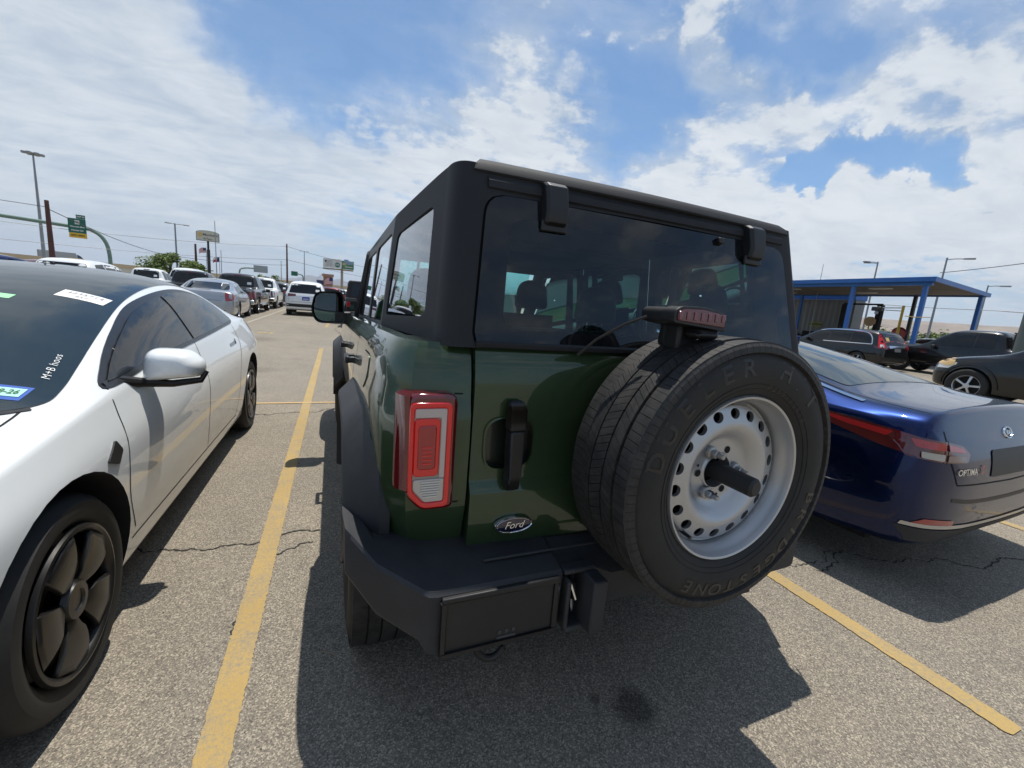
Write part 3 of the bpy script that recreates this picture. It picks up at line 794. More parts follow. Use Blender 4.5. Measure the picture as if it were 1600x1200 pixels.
    # ---- hardtop -----------------------------------------------------------
    def lean(z): return .012+(z-1.215)*.235
    def rear_v(u, z, h): return lean(z)+.020*(abs(u)/h)**3
    def hw(z): return .70-(z-1.215)*.07      # half width at the back corner start
    def gh(z): return .668-(z-1.215)*.105      # half width of the glass
    def sidew(z, v): return (.728-(z-1.215)*.105)+.048*min(1, max(0, (v-.1)/.9))**.8
    # rear frame: outer ring to glass ring
    def loop_rear(x0, x1, z0, z1, r, n):
        base = rpoly([(-1, 0), (1, 0), (1, 1), (-1, 1)], 0, 1)
        return base
    N_ = 96
    glass_poly = resample(rpoly([(-.668, 1.222), (.668, 1.222), (.625, 1.628), (-.625, 1.628)], [.012, .012, .065, .065], 8), N_)
    outer_poly = resample(rpoly([(-.668, 1.213), (.668, 1.213), (.70, 1.70), (-.70, 1.70)], .002, 1), N_)
    # match the start points by angle
    def by_angle(poly):
        c = Vector((0, 1.43)); return sorted(poly, key=lambda p: atan2((p.y-c.y)/.24, (p.x-c.x)/.66))
    def ray_poly(poly, a):
        c = Vector((0, 1.43)); d = Vector((cos(a)*.66, sin(a)*.24)); best = None
        for p, q in zip(poly, poly[1:]+poly[:1]):
            e = q-p; den = d.x*e.y-d.y*e.x
            if abs(den) < 1e-12: continue
            w = p-c; t = (w.x*e.y-w.y*e.x)/den; s_ = (w.x*d.y-w.y*d.x)/den
            if t > 0 and -1e-6 <= s_ <= 1+1e-6: best = t if best is None else max(best, t)
        return c+d*best
    gp = rpoly([(-.645, 1.222), (.645, 1.222), (.602, 1.622), (-.602, 1.622)], [.012, .012, .06, .06], 8)
    op = [Vector((-.690, 1.205)), Vector((.690, 1.205)), Vector((.648, 1.700)), Vector((-.648, 1.700))]
    ip = rpoly([(-.565, 1.258), (.565, 1.258), (.535, 1.565), (-.535, 1.565)], .05, 8)
    angs = [2*pi*(i+.5)/128 for i in range(128)]
    corner = [atan2((z-1.43)/.24, u/.66) % (2*pi) for u, z in op]
    for c_ in corner: angs[min(range(len(angs)), key=lambda i: abs(angs[i]-c_))] = c_
    angs.sort()
    GP = [ray_poly(gp, a) for a in angs]; OP = [ray_poly(op, a) for a in angs]; IP = [ray_poly(ip, a) for a in angs]
    def R3(p, d=0., h=.74): return (p.x, rear_v(p.x, p.y, h)+d, p.y)
    gap = [GP_+(O_-GP_).normalized()*.006 for GP_, O_ in zip(GP, OP)]
    fr_ = MB().grid([[R3(p, .03) for p in gap], [R3(p, .0) for p in gap], [R3(p.lerp(q, .35), -.001) for p, q in zip(gap, OP)], [R3(p) for p in OP]], True)
    hard = obj('hardtop', fr_, HARDTOP, T, ang=30)
    obj('window_seal', MB().grid([[R3(o, .012) for o in OP], [R3(a.lerp(b, .25), .012) for a, b in zip(GP, IP)]], True), DARK, hard)
    # raised header band above the glass
    band = MB().grid([[(u, rear_v(u, z, .74)+dv, z) for u in [-.60+1.20*i/24 for i in range(25)]] for z, dv in ((1.634, .0), (1.639, -.008), (1.658, -.009), (1.668, -.003), (1.673, .004))])
    obj('header_band', band, HARDTOP, hard, ang=25)
    # frosted dark border and clear middle of the rear glass
    frit = MB().grid([[R3(p, -.004) for p in GP], [R3(a.lerp(b, .5), -.004) for a, b in zip(GP, IP)], [R3(p, -.004) for p in IP]], True)
    RG = obj('rear_window', frit, mat('glass_border', (.007, .008, .010), .03, 0, .0, .5), T, ang=60)
    pane = MB(); pane.grid([[R3(a.lerp(Vector((0, 1.43)), t), -.004) for a in IP] for t in (0, .25, .5, .75, .98)], True)
    pane.f.append(tuple(range(4*len(IP), 5*len(IP)))); pane.m.append(0)
    obj('glass_pane', pane, REARG, RG, ang=80)
    rail = MB().grid([[(u, rear_v(u, 1.215, .74)+dv, z) for u in [-.640+1.28*i/24 for i in range(25)]] for z, dv in ((1.207, .004), (1.209, -.010), (1.219, -.012), (1.225, -.004))])
    obj('window_sill', rail, HARDTOP, RG, ang=25)
    # corner columns (from rear frame round to the side)
    for s in (-1, 1):
        rows = []
        for k in range(9):
            z = 1.205+(1.70-1.205)*k/8
            h0 = .690-(z-1.205)*.085; v0 = rear_v(h0, z, .74)
            h1 = sidew(z, .13+(z-1.205)*.2); v1 = .125+(z-1.205)*.215
            ctl = Vector((h1+.004, v0+.008))
            a = Vector((h0, v0)); b = Vector((h1, v1))
            row = []
            for i in range(9):
                t = i/8; p = a*(1-t)**2+ctl*2*t*(1-t)+b*t*t; row.append((s*p.x, p.y, z))
            rows.append(row)
        obj('corner_panel', MB().grid(rows), HARDTOP, hard, ang=50)
    # side frames with window openings: (v0,v1 at belt, v0,v1 at roof)
    def side_frame(s, name, ob, ip_, m, glass, par):
        def S3(p, d=0.): return (s*(sidew(p.y, p.x)+d), p.x, p.y)
        c = Vector((sum(p[0] for p in ob)/4, sum(p[1] for p in ob)/4))
        ob = [Vector(p) for p in ob]; ii = rpoly(ip_, .035, 6)
        def rp(poly, a):
            d = Vector((cos(a)*.4, sin(a)*.24)); best = None
            for p, q in zip(poly, poly[1:]+poly[:1]):
                e = q-p; den = d.x*e.y-d.y*e.x
                if abs(den) < 1e-12: continue
                w = p-c; t = (w.x*e.y-w.y*e.x)/den; s_ = (w.x*d.y-w.y*d.x)/den
                if t > 0 and -1e-6 <= s_ <= 1+1e-6: best = t if best is None else max(best, t)
            return c+d*best
        an = [2*pi*(i+.5)/72 for i in range(72)]
        for p in ob:
            a = atan2((p.y-c.y)/.24, (p.x-c.x)/.4) % (2*pi); an[min(range(72), key=lambda i: abs(an[i]-a))] = a
        an.sort(); O = [rp(ob, a) for a in an]; I = [rp(ii, a) for a in an]
        f = obj(name, MB().grid([[S3(p) for p in O], [S3(p) for p in I], [S3(p, -.03) for p in I]], True), m, par, ang=40)
        g = MB().grid([[S3(p, -.006) for p in I], [S3(p.lerp(c, .5), -.006) for p in I], [S3(p.lerp(c, .98), -.006) for p in I]], True)
        obj('window', g, glass, f, ang=80)
    for s in (-1, 1):
        side_frame(s, 'side_frame', [(.125, 1.205), (1.021, 1.205), (1.021, 1.70), (.231, 1.70)], [(.25, 1.268), (.935, 1.258), (.90, 1.602), (.325, 1.612)], HARDTOP, SIDEG, hard)
        side_frame(s, 'rear_door_frame', [(1.022, 1.205), (1.740, 1.205), (1.740, 1.70), (1.022, 1.70)], [(1.06, 1.222), (1.70, 1.222), (1.70, 1.635), (1.06, 1.635)], BLK, SIDEG, T)
        side_frame(s, 'front_door_frame', [(1.741, 1.205), (2.80, 1.205), (2.42, 1.70), (1.741, 1.70)], [(1.78, 1.222), (2.70, 1.222), (2.38, 1.635), (1.78, 1.635)], BLK, SIDEG, T)
    # windscreen and pillars
    ws = MB().grid([[(u*(.70-.09*t), 2.80-.38*t+.05*(1-(u)**2)*(1-.3*t), 1.21+.46*t) for u in [-1+2*i/16 for i in range(17)]] for t in (0, .5, 1)])
    obj('windscreen', ws, WINDG, T, ang=80)
    for s in (-1, 1):
        obj('screen_pillar', MB().tube([(s*.765, 2.80, 1.20), (s*.70, 2.42, 1.68)], .045, 8), HARDTOP, T)
    # roof: slightly domed slab with an overhanging lip
    def roof_out(d, zt):
        pts = [(-.585, .128), (0, .108), (.585, .128), (.614, .145), (.636, .205), (.690, .7), (.722, 1.5), (.718, 2.30), (.66, 2.44), (0, 2.47), (-.66, 2.44), (-.718, 2.30), (-.722, 1.5), (-.690, .7), (-.636, .205), (-.614, .145)]
        c = Vector((0, 1.35))
        return [(c.x+(p[0]-c.x)*(1-d/.72), c.y+(p[1]-c.y)*(1-d/1.12), zt) for p in pts]
    def sm(l): return [tuple(p) for p in smooth_loop([Vector(q) for q in l], 5)]
    lv = [(.0, 1.676), (-.004, 1.681), (.002, 1.698), (.022, 1.716), (.07, 1.734), (.16, 1.750), (.35, 1.765), (.6, 1.772)]
    mb = MB().grid([sm(roof_out(d, z)) for d, z in lv], True); n = len(sm(roof_out(0, 0)))
    mb.f.append(tuple((len(lv)-1)*n+i for i in range(n))); mb.m.append(0)
    mb.f.append(tuple(range(n))[::-1]); mb.m.append(0)
    obj('roof', mb, HARDTOP, hard, ang=30)
    obj('roof_gap', MB().grid([sm(roof_out(.012, 1.668)), sm(roof_out(.012, 1.680))], True), DARK, hard)
    obj('roof_lining', MB().box((0, 1.35, 1.685), (1.25, 2.05, .012)), INT, T)
    # hinges of the glass hatch
    for s, u in ((-1, -.405), (1, .415)):
        h = MB(); w = .036
        z0, z1 = 1.552, 1.676
        pts = []
        for z, d in ((z0, -.004), (z0+.012, -.030), (z0+.04, -.042), (z1-.012, -.042), (z1, -.026)):
            pts.append((z, lean(z)+d))
        rows = [[(u+k*w, v, z) for k in (-1, -.8, .8, 1)] for z, v in pts]
        for r in rows: r[0] = (r[0][0], r[0][1]+.012, r[0][2]); r[3] = (r[3][0], r[3][1]+.012, r[3][2])
        full = [[(r[0][0], lean(r[0][2])+.02, r[0][2])]+r+[(r[3][0], lean(r[3][2])+.02, r[3][2])] for r in rows]
        full = [[(x, lean(z0)+.02, z0-.002) for x, y, z in full[0]]]+full+[[(x, lean(z1)+.02, z1) for x, y, z in full[-1]]]
        obj('glass_hinge', MB().grid(full), BLK, hard, ang=30, bevel=.002)
        obj('hinge_foot', MB().box((u, lean(z0)-.006, z0+.004), (w*2+.012, .012, .03)), BLK, hard, bevel=.004)
    obj('washer_nozzle', MB().box((.255, lean(1.60)-.010, 1.605), (.030, .018, .020)), BLK, RG, bevel=.004)
    # ---- spare wheel ----------------------------------------------------
    cx, cz, vo_, Rr = .018, .908, -.295, .2315
    Rt, wt = .381, .262; vc = vo_+.100
    SP = obj('spare_wheel', MB().lathe([(vc+a, r) for a, r in tyre_profile(Rt-.010, Rr-.006, wt)], 96, 'y', (cx, 0, cz)), RUB, T, ang=40)
    # tread ribs cut into blocks
    tr = MB(); rnd = random.Random(2)
    def block(a0, a1, t0, t1, r0, r1, sk):
        n = 2; vs = []
        for r in (r0, r1):
            for i in range(n+1):
                t = t0+(t1-t0)*i/n
                for a in (a0, a1):
                    tt = t+sk*(a-vc); vs.append((cx+r*sin(tt), a, cz+r*cos(tt)))
        m = 2*(n+1); fs = []
        for i in range(n):
            a, b = 2*i, 2*i+2
            fs += [(a, a+1, b+1, b), (m+a, m+b, m+b+1, m+a+1), (a, b, m+b, m+a), (a+1, m+a+1, m+b+1, b+1)]
        fs += [(0, m, m+1, 1), (2*n, 2*n+1, m+2*n+1, m+2*n)]
        tr.add(vs, fs)
    ribs = [(-.120, -.074, 104, .0, .965, .15), (-.068, -.030, 112, .7, .955, .8), (-.024, .024, 108, 0, .955, -.6), (.030, .068, 112, .3, .955, .8), (.074, .120, 104, .5, .965, .15)]
    for a0, a1, n, ph, fill, sk in ribs:
        for k in range(n):
            t0 = 2*pi*(k+ph)/n; d = 2*pi/n
            ro = Rt-(.004 if abs(a0+a1) > .15 else 0)
            block(vc+a0, vc+a1, t0, t0+d*(fill-.05*rnd.random()), Rt-.012, ro, sk*2.)
            if abs(a0+a1) > .15:
                s_ = -1 if a0 < 0 else 1
                e0 = vc+s_*.118; 
                vs = []
                for tt in (t0, t0+d*.955):
                    for a, r in ((e0, Rt-.004), (e0+s_*.008, Rt-.015), (e0+s_*.0105, Rt-.030), (e0, Rt-.034)):
                        vs.append((cx+r*sin(tt), a, cz+r*cos(tt)))
                tr.add(vs, [(0, 1, 5, 4), (1, 2, 6, 5), (2, 3, 7, 6), (0, 3, 2, 1), (4, 5, 6, 7)])
    obj('tread', tr, TREAD, SP, smooth=False)
    # raised rings and lettering on the sidewall
    def side_at(r):
        pr = tyre_profile(Rt-.010, Rr-.006, wt)[:6]
        for (a0, r0), (a1, r1) in zip(pr, pr[1:]):
            if r0 <= r <= r1: return vc+a0+(a1-a0)*(r-r0)/(r1-r0)
        return vc+pr[-1][0]
    rg = MB()
    for r in (.3505, .345, .268, .255):
        rg.lathe([(side_at(r-.0012)+.001, r-.0012), (side_at(r)-.0016, r-.0006), (side_at(r)-.0016, r+.0006), (side_at(r+.0012)+.001, r+.0012)], 120, 'y', (cx, 0, cz))
    obj('sidewall_ring', rg, RUB, SP)
    def arc_text(txt, r, h, a0, da, bold):
        out = MB()
        for i, chh in enumerate(txt):
            if chh == ' ': continue
            t = text_mesh(chh, h, .0, .0, bold)
            if not t.v: continue
            a = a0+da*i; t.v = [(x*1.22, y, z) for x, y, z in t.v]
            for j, (x, y, z) in enumerate(t.v):
                rr = r+y; aa = a+x/r
                t.v[j] = (cx+rr*sin(aa), side_at(rr)-.0014, cz+rr*cos(aa))
            out.join(t)
        return out
    RL = mat('rubber_letter', (.016, .0155, .015), .42)
    for word, r_, h_, a_, d_, b_ in (('DUELER H/T', .312, .064, -76, 13.4, .0012), ('BRIDGESTONE', .312, .052, 104, 10.2, .0010)):
        for i, ch_ in enumerate(word):
            if ch_ != ' ': obj('letter', arc_text(ch_, r_, h_, radians(a_+d_*i), 0, b_), RL, SP, smooth=False)
    sz = obj('size_marking', arc_text('P255/70R16', .262, .020, radians(10), radians(4.6), .0004), RL, SP, smooth=False); sz['kind'] = 'stuff'
    # steel rim
    rim = MB(); CC = (cx, 0, cz)
    rim.lathe([(vo_+.020, .224), (vo_-.010, .2255), (vo_-.016, .2225), (vo_-.014, .217), (vo_-.002, .2125), (vo_+.012, .210), (vo_+.018, .205), (vo_+.048, .201), (vo_+.052, .194), (vo_+.040, .191), (vo_+.034, .190)], 96, 'y', CC)
    rp_ = [(.190, .034), (.188, .032), (.150, .020), (.141, .017), (.131, .019), (.118, .028), (.104, .044), (.094, .054), (.086, .057), (.054, .057), (.050, .052), (.047, .052), (.045, .09)]
    def rv(r):
        for (r0, a0), (r1, a1) in zip(rp_, rp_[1:]):
            if r1 <= r <= r0: return vo_+a0+(a1-a0)*(r-r0)/(r1-r0)
        return vo_+.08
    rim.lathe([(vo_+.034, .190), (vo_+.032, .188)], 90, 'y', CC)
    rim.lathe([(vo_+a, r) for r, a in rp_[2:]], 80, 'y', CC)
    NH = 18
    for k in range(NH):
        t0 = 2*pi*k/NH; d = 2*pi/NH
        sq = []; n4 = 5
        for i in range(n4): sq.append((-.5+i/n4, 0))
        for i in range(n4): sq.append((.5, i/n4))
        for i in range(n4): sq.append((.5-i/n4, 1))
        for i in range(n4): sq.append((-.5, 1-i/n4))
        out_ = []; in_ = []; dp = []
        for a, b in sq:
            r = .150+.038*b; out_.append((cx+r*sin(t0+a*d), rv(r), cz+r*cos(t0+a*d)))
            an = atan2((b-.5), a); rr = .1695+.0140*sin(an); tt = t0+.0165/.1695*cos(an)
            in_.append((cx+rr*sin(tt), rv(rr), cz+rr*cos(tt))); dp.append((cx+rr*sin(tt), rv(rr)+.012, cz+rr*cos(tt)))
        rim.grid([out_, in_, dp], True)
    RS = 1.042
    rim.v = [(cx+(x-cx)*RS, y, cz+(z-cz)*RS) for x, y, z in rim.v]
    RM = obj('rim', rim, STEEL, SP, ang=45)
    obj('rim_dark', MB().lathe([(vo_+.10, .190), (vo_+.10, .001)], 40, 'y', CC), DARK, SP)
    # bolt holes, studs and nuts
    for k in range(6):
        a = radians(28+60*k); x, z = cx+.0685*sin(a), cz+.0685*cos(a); y = vo_+.057
        if k % 2 == 0:
            ho = MB().lathe([(y-.0015, .0105), (y-.0015, .0001)], 16, 'y', (x, 0, z)); obj('bolt_hole', ho, DARK, RM)
            continue
        nu = MB().lathe([(y+.001, .017), (y-.008, .0165), (y-.010, .012), (y-.028, .012), (y-.031, .0095)], 6, 'y', (x, 0, z)); 
        nu.lathe([(y-.028, .0075), (y-.046, .0075), (y-.049, .006), (y-.049, .0001)], 14, 'y', (x, 0, z))
        nu.lathe([(y-.006, .019), (y-.012, .0175), (y-.014, .011)], 20, 'y', (x, 0, z))
        obj('lug_nut', nu, mat('nut_steel', (.38, .38, .38), .35, .8), RM, ang=30)
    for k in (2, 4):
        a = radians(28+60*k+18); obj('small_hole', MB().lathe([(vo_+.0555, .004), (vo_+.0555, .0001)], 12, 'y', (cx+.075*sin(a), 0, cz+.075*cos(a))), DARK, RM)
    tb = MB().tube([(cx, vo_+.12, cz), (cx+.006, vo_+.02, cz-.002), (cx+.015, vo_-.055, cz-.006), (cx+.016, vo_-.062, cz-.006)], [.027, .0265, .026, .020], 20)
    obj('centre_tube', tb, mat('black_rubber', (.016, .016, .016), .6, bump=.3, bscale=300), RM)
    vs_ = MB().tube([(cx+.197*sin(3.75), vo_+.05, cz+.197*cos(3.75)), (cx+.200*sin(3.75), vo_+.005, cz+.200*cos(3.75))], .005, 8)
    obj('valve', vs_, BLK, RM)
    wtg = MB()
    for i in range(5):
        a = radians(-22+i*4); wtg.box((cx+.204*sin(a), vo_+.034, cz+.204*cos(a)), (.014, .02, .006), Matrix.Rotation(-a, 3, 'Y').to_3x3() if False else None)
    obj('balance_weight', wtg, BLK, RM, bevel=.002)
    obj('spare_carrier', MB().box((cx, -.05, cz), (.30, .14, .34)), BLK, T, bevel=.02)
    # high brake lamp on its stalk above the spare
    bl = MB()
    uL, uR, zB, zT = -.238, -.063, 1.313, 1.355
    ctr = [(uL, zB+.002), (uR, zB-.012), (uR, zT-.016), (uR-.025, zT-.006), (-.15, zT+.003), (uL+.02, zT), (uL, zT-.010)]
    pl = rpoly(ctr, .008, 3)
    bl.prism([(p[0], p[1]) for p in pl], -.262, -.215, 'y')
    bl.prism([(p[0]*.55-.09, (p[1]-1.334)*.9+1.332) for p in pl], -.218, -.12, 'y')
    B3 = obj('brake_lamp', bl, BLK, T, bevel=.006, seg=3)
    pl2 = [((p[0]+.15)*.90-.15, (p[1]-1.334)*.70+1.334) for p in pl]
    obj('brake_lens', MB().prism(pl2, -.2655, -.257, 'y'), mat('third_lens', (.10, .006, .013), .12, 0, 1.), B3, bevel=.002)
    seg_ = MB()
    for k in range(7): seg_.box((-.222+k*.0235, -.2665, 1.333), (.011, .002, .020))
    obj('lens_segment', seg_, mat('third_lens_rib', (.16, .015, .025), .15, 0, 1.), B3, bevel=.002)
    obj('lamp_stalk', MB().box((-.12, -.17, 1.28), (.07, .06, .08)).tube([(-.12, -.13, 1.33), (-.10, -.10, 1.2), (0, -.06, 1.0)], .03, 8), BLK, T, bevel=.01)
    obj('lamp_cable', MB().tube([(-.235, -.16, 1.325), (-.27, -.12, 1.30), (-.315, -.06, 1.25), (-.345, -.02, 1.20)], .0045, 6), BLK, T)
    obj('camera_pod', MB().box((-.105, -.225, 1.292), (.075, .06, .030)), BLK, T, bevel=.015, seg=3)
    # ---- road wheels ------------------------------------------------------
    for s in (-1, 1):
        for ax in (WHR, AXF):
            x = s*.808
            wv = obj('wheel', MB().lathe([(a, r) for a, r in tyre_profile(RT-.009, .215, .262)], 72, 'x'), RUB, T, ang=40)
            wv.location = (x, ax, RT-.004)
            tb_ = MB()
            for a0, a1, n, ph, fill, sk in ribs:
                for k in range(n):
                    t0 = 2*pi*(k+ph)/n; d = 2*pi/n; vs = []
                    for r in (RT-.013, RT-(.004 if abs(a0+a1) > .15 else 0)):
                        for t in (t0, t0+d*fill):
                            for a in (a0, a1): vs.append((a, r*cos(t+sk*a*2), r*sin(t+sk*a*2)))
                    tb_.add(vs, [(0, 1, 3, 2), (4, 6, 7, 5), (0, 2, 6, 4), (1, 5, 7, 3), (0, 4, 5, 1), (2, 3, 7, 6)])
            obj('tread', tb_, TREAD, wv, smooth=False)
            rmm = spoke_rim(.215, .25, 12, s, .22); obj('rim', rmm, STEEL, wv, ang=25)
            obj('brake_disc', rim_back(.215, .25, s), DARK, wv)
    # ---- door mirrors -----------------------------------------------------
    for s in (-1, 1):
        cxm, vm, zm = s*.995, 2.70, 1.285
        shp = rpoly([(-.112, -.150), (.100, -.150), (.140, -.06), (.110, .095), (-.100, .110)], [.045, .05, .08, .06, .05], 6)
        shp = [(x*(1 if s > 0 else -1), z) for x, z in shp]
        rows = []
        for dv, sc in ((.03, .90), (-.022, .93), (-.026, 1.0), (.05, 1.0), (.10, .86), (.13, .55)):
            rows.append([(cxm+x*sc, vm+dv, zm+z*sc) for x, z in shp])
        h = MB().grid(rows, True); h.f.append(tuple(range(5*len(shp), 6*len(shp)))); h.m.append(0)
        Mh = obj('door_mirror', h, BLK, T, ang=40)
        gl = [(cxm+(x if x < 0 else x*.70)*.86, vm-.004+abs(x*s+.10)*.17*0+(-(x*s))*.32, zm+z*.88) for x, z in shp]
        obj('mirror_glass', MB().add(gl, [tuple(range(len(gl)))]), MIRG, Mh, smooth=False)
        obj('mirror_arm', MB().box((s*.90, vm+.06, zm-.10), (.14, .09, .10)), BLK, Mh, bevel=.015)
    # ---- cabin -----------------------------------------------------------
    seat = MB()
    def seat_back(x, y, w, h, z0): 
        rows = []
        for k in range(7):
            t = k/6; ww = w*(1-.18*t*t); yy = y-.12*t
            rows.append([(x-ww/2, yy, z0+h*t), (x-ww/2+.03, yy-.05, z0+h*t), (x+ww/2-.03, yy-.05, z0+h*t), (x+ww/2, yy, z0+h*t), (x+ww/2-.03, yy+.06, z0+h*t), (x-ww/2+.03, yy+.06, z0+h*t)])
        m = MB().grid(rows, True); m.f.append(tuple(range(36, 42))); m.m.append(0); return m
    def head_rest(x, y, z, w=.25, h=.21):
        pts = rpoly([(-w/2, 0), (w/2, 0), (w*.40, h), (-w*.40, h)], [.04, .04, .09, .09], 6)
        rows = [[(x+p[0]*sc, y+d, z+h/2+(p[1]-h/2)*sc) for p in pts] for d, sc in ((-.055, .8), (-.04, .97), (0, 1), (.04, .97), (.055, .8))]
        m = MB().grid(rows, True); n = len(pts)
        m.f += [tuple(range(n))[::-1], tuple(range(4*n, 5*n))]; m.m += [0, 0]; return m
    for x in (-.40, .40):
        sb = seat_back(x, 2.05, .52, .60, .72); obj('front_seat', sb, SEAT, T, ang=50)
        obj('headrest', head_rest(x, 1.90, 1.36), SEAT, T, ang=50)
    obj('rear_seat', seat_back(0, 1.08, 1.30, .50, .74), SEAT, T, ang=50)
    for x in (-.42, .36):
        obj('headrest', head_rest(x, .97, 1.285, .24, .20), SEAT, T, ang=50)
        obj('headrest_post', MB().tube([(x-.05, .97, 1.2), (x-.05, .97, 1.30)], .006, 6).tube([(x+.05, .97, 1.2), (x+.05, .97, 1.30)], .006, 6), CHROME, T)
    obj('dashboard', MB().box((0, 2.62, 1.06), (1.45, .35, .22)), INT, T, bevel=.05)
    obj('steering_wheel', MB().tube([(-.38+.18*cos(2*pi*i/24), 2.36+.06*sin(2*pi*i/24), 1.08+.17*sin(2*pi*i/24)) for i in range(25)], .014, 8, False), BLK, T)
    obj('rear_view_mirror', MB().box((0, 2.38, 1.56), (.24, .03, .065)), BLK, T, bevel=.02)
    obj('floor', MB().box((0, 1.45, .755), (1.55, 2.5, .02)), INT, T, smooth=False)
    obj('sport_bar', MB().tube([(-.66, .95, 1.20), (-.62, .92, 1.62), (.62, .92, 1.62), (.66, .95, 1.20)], .030, 8).tube([(-.66, 1.74, 1.2), (-.62, 1.74, 1.62), (.62, 1.74, 1.62), (.66, 1.74, 1.2)], .032, 8), INT, T)
    obj('safety_belt', MB().box((-.545, .42, 1.42), (.038, .006, .30)), mat('orange_belt', (.45, .12, .03), .7), T, bevel=.004)
    # the car sits slightly nose-down
    for o in T.children:
        if o.name.split('.')[0] == 'wheel': continue
        for c in [o]+list(o.children):
            for v in c.data.vertices:
                if v.co.y > .3: v.co.z -= .026*(v.co.y-.3)
    return T
build_offroader()
# ------------------------------------------------------------------ car shells
def shell_mesh(st, subs=2, creases=()):
    """st rows: y, W, zb, zs, zc, wb, zbelt, wr, zr, zt  (half widths; symmetric loft)"""
    rows = []
    for (y, W, zb, zs, zc, wb, zbelt, wr, zr, zt) in st:
        wg = wb*.5+wr*.5; zg = zbelt*.5+zr*.5
        bow = 0.
        h = [(.0, zb), (.62*W, zb), (W-.055, zb+.012), (W-.006, zs), (W, zc), (wb, zbelt), (wg+.006, zg), (wr, zr), (wr*.55, zr+(zt-zr)*.80), (0, zt)]
        ring = [(x, y, z) for x, z in h]+[(-x, y, z) for x, z in h[1:-1][::-1]]
        rows.append(ring)
    mb = MB().grid(rows, True); n = len(rows[0])
    mb.f.append(tuple(range(n))[::-1]); mb.m.append(0); mb.f.append(tuple((len(rows)-1)*n+i for i in range(n))); mb.m.append(0)
    me = bpy.data.meshes.new('shell'); me.from_pydata(mb.v, [], mb.f); finish(me, True, 180)
    at = me.attributes.new('crease_edge', 'FLOAT', 'EDGE')
    cr = dict(creases)
    ymin, ymax = st[0][0], st[-1][0]
    idx = {}
    for e in me.edges:
        a, b = me.vertices[e.vertices[0]].co, me.vertices[e.vertices[1]].co
        if abs(a.y-b.y) > 1e-4:
            for (W_i, val) in cr.items():
                # crease a longitudinal line by its ring index
                for k, s in enumerate(st[:-1]):
                    pass
        at.data[e.index].value = 0.
    # map verts to ring index for creases
    if cr:
        pos = {}
        for r in rows:
            for i, p in enumerate(r): pos[(round(p[0], 4), round(p[1], 4), round(p[2], 4))] = i if i < 10 else 18-i
        vi = [pos.get((round(v.co.x, 4), round(v.co.y, 4), round(v.co.z, 4)), -1) for v in me.vertices]
        for e in me.edges:
            i, j = vi[e.vertices[0]], vi[e.vertices[1]]
            if i == j and i in cr: at.data[e.index].value = cr[i]
    o = bpy.data.objects.new('shell', me); COL.objects.link(o)
    k = o.modifiers.new('s', 'SUBSURF'); k.levels = subs; k.render_levels = subs; k.use_creases = True
    me2 = evaluated(o); bpy.data.objects.remove(o); bpy.data.meshes.remove(me)
    return me2
def shell_body(T, name, st, m, wheels, subs=2, creases=((5, .55), (2, .3)), arch_r=.36, arch_w=.34):
    me = shell_mesh(st, subs, creases)
    BV = bvh_of(me)
    b = bpy.data.objects.new(name, me); COL.objects.link(b); b.parent = T
    me.materials.clear(); me.materials.append(m); me.materials.append(DARK)
    W = max(r[1] for r in st)
    cut = MB()
    for y, z, r in wheels:
        for s in (-1, 1):
            cut.lathe([(s*(W-arch_w), .001), (s*(W-arch_w), r), (s*(W+.1), r), (s*(W+.1), .001)], 40, 'x', (0, y, z), mi=1)
    c = obj('cut', cut, [DARK, DARK], None, smooth=False)
    boolean_cut(b, c)
    finish(b.data, True, 42)
    return b, BV

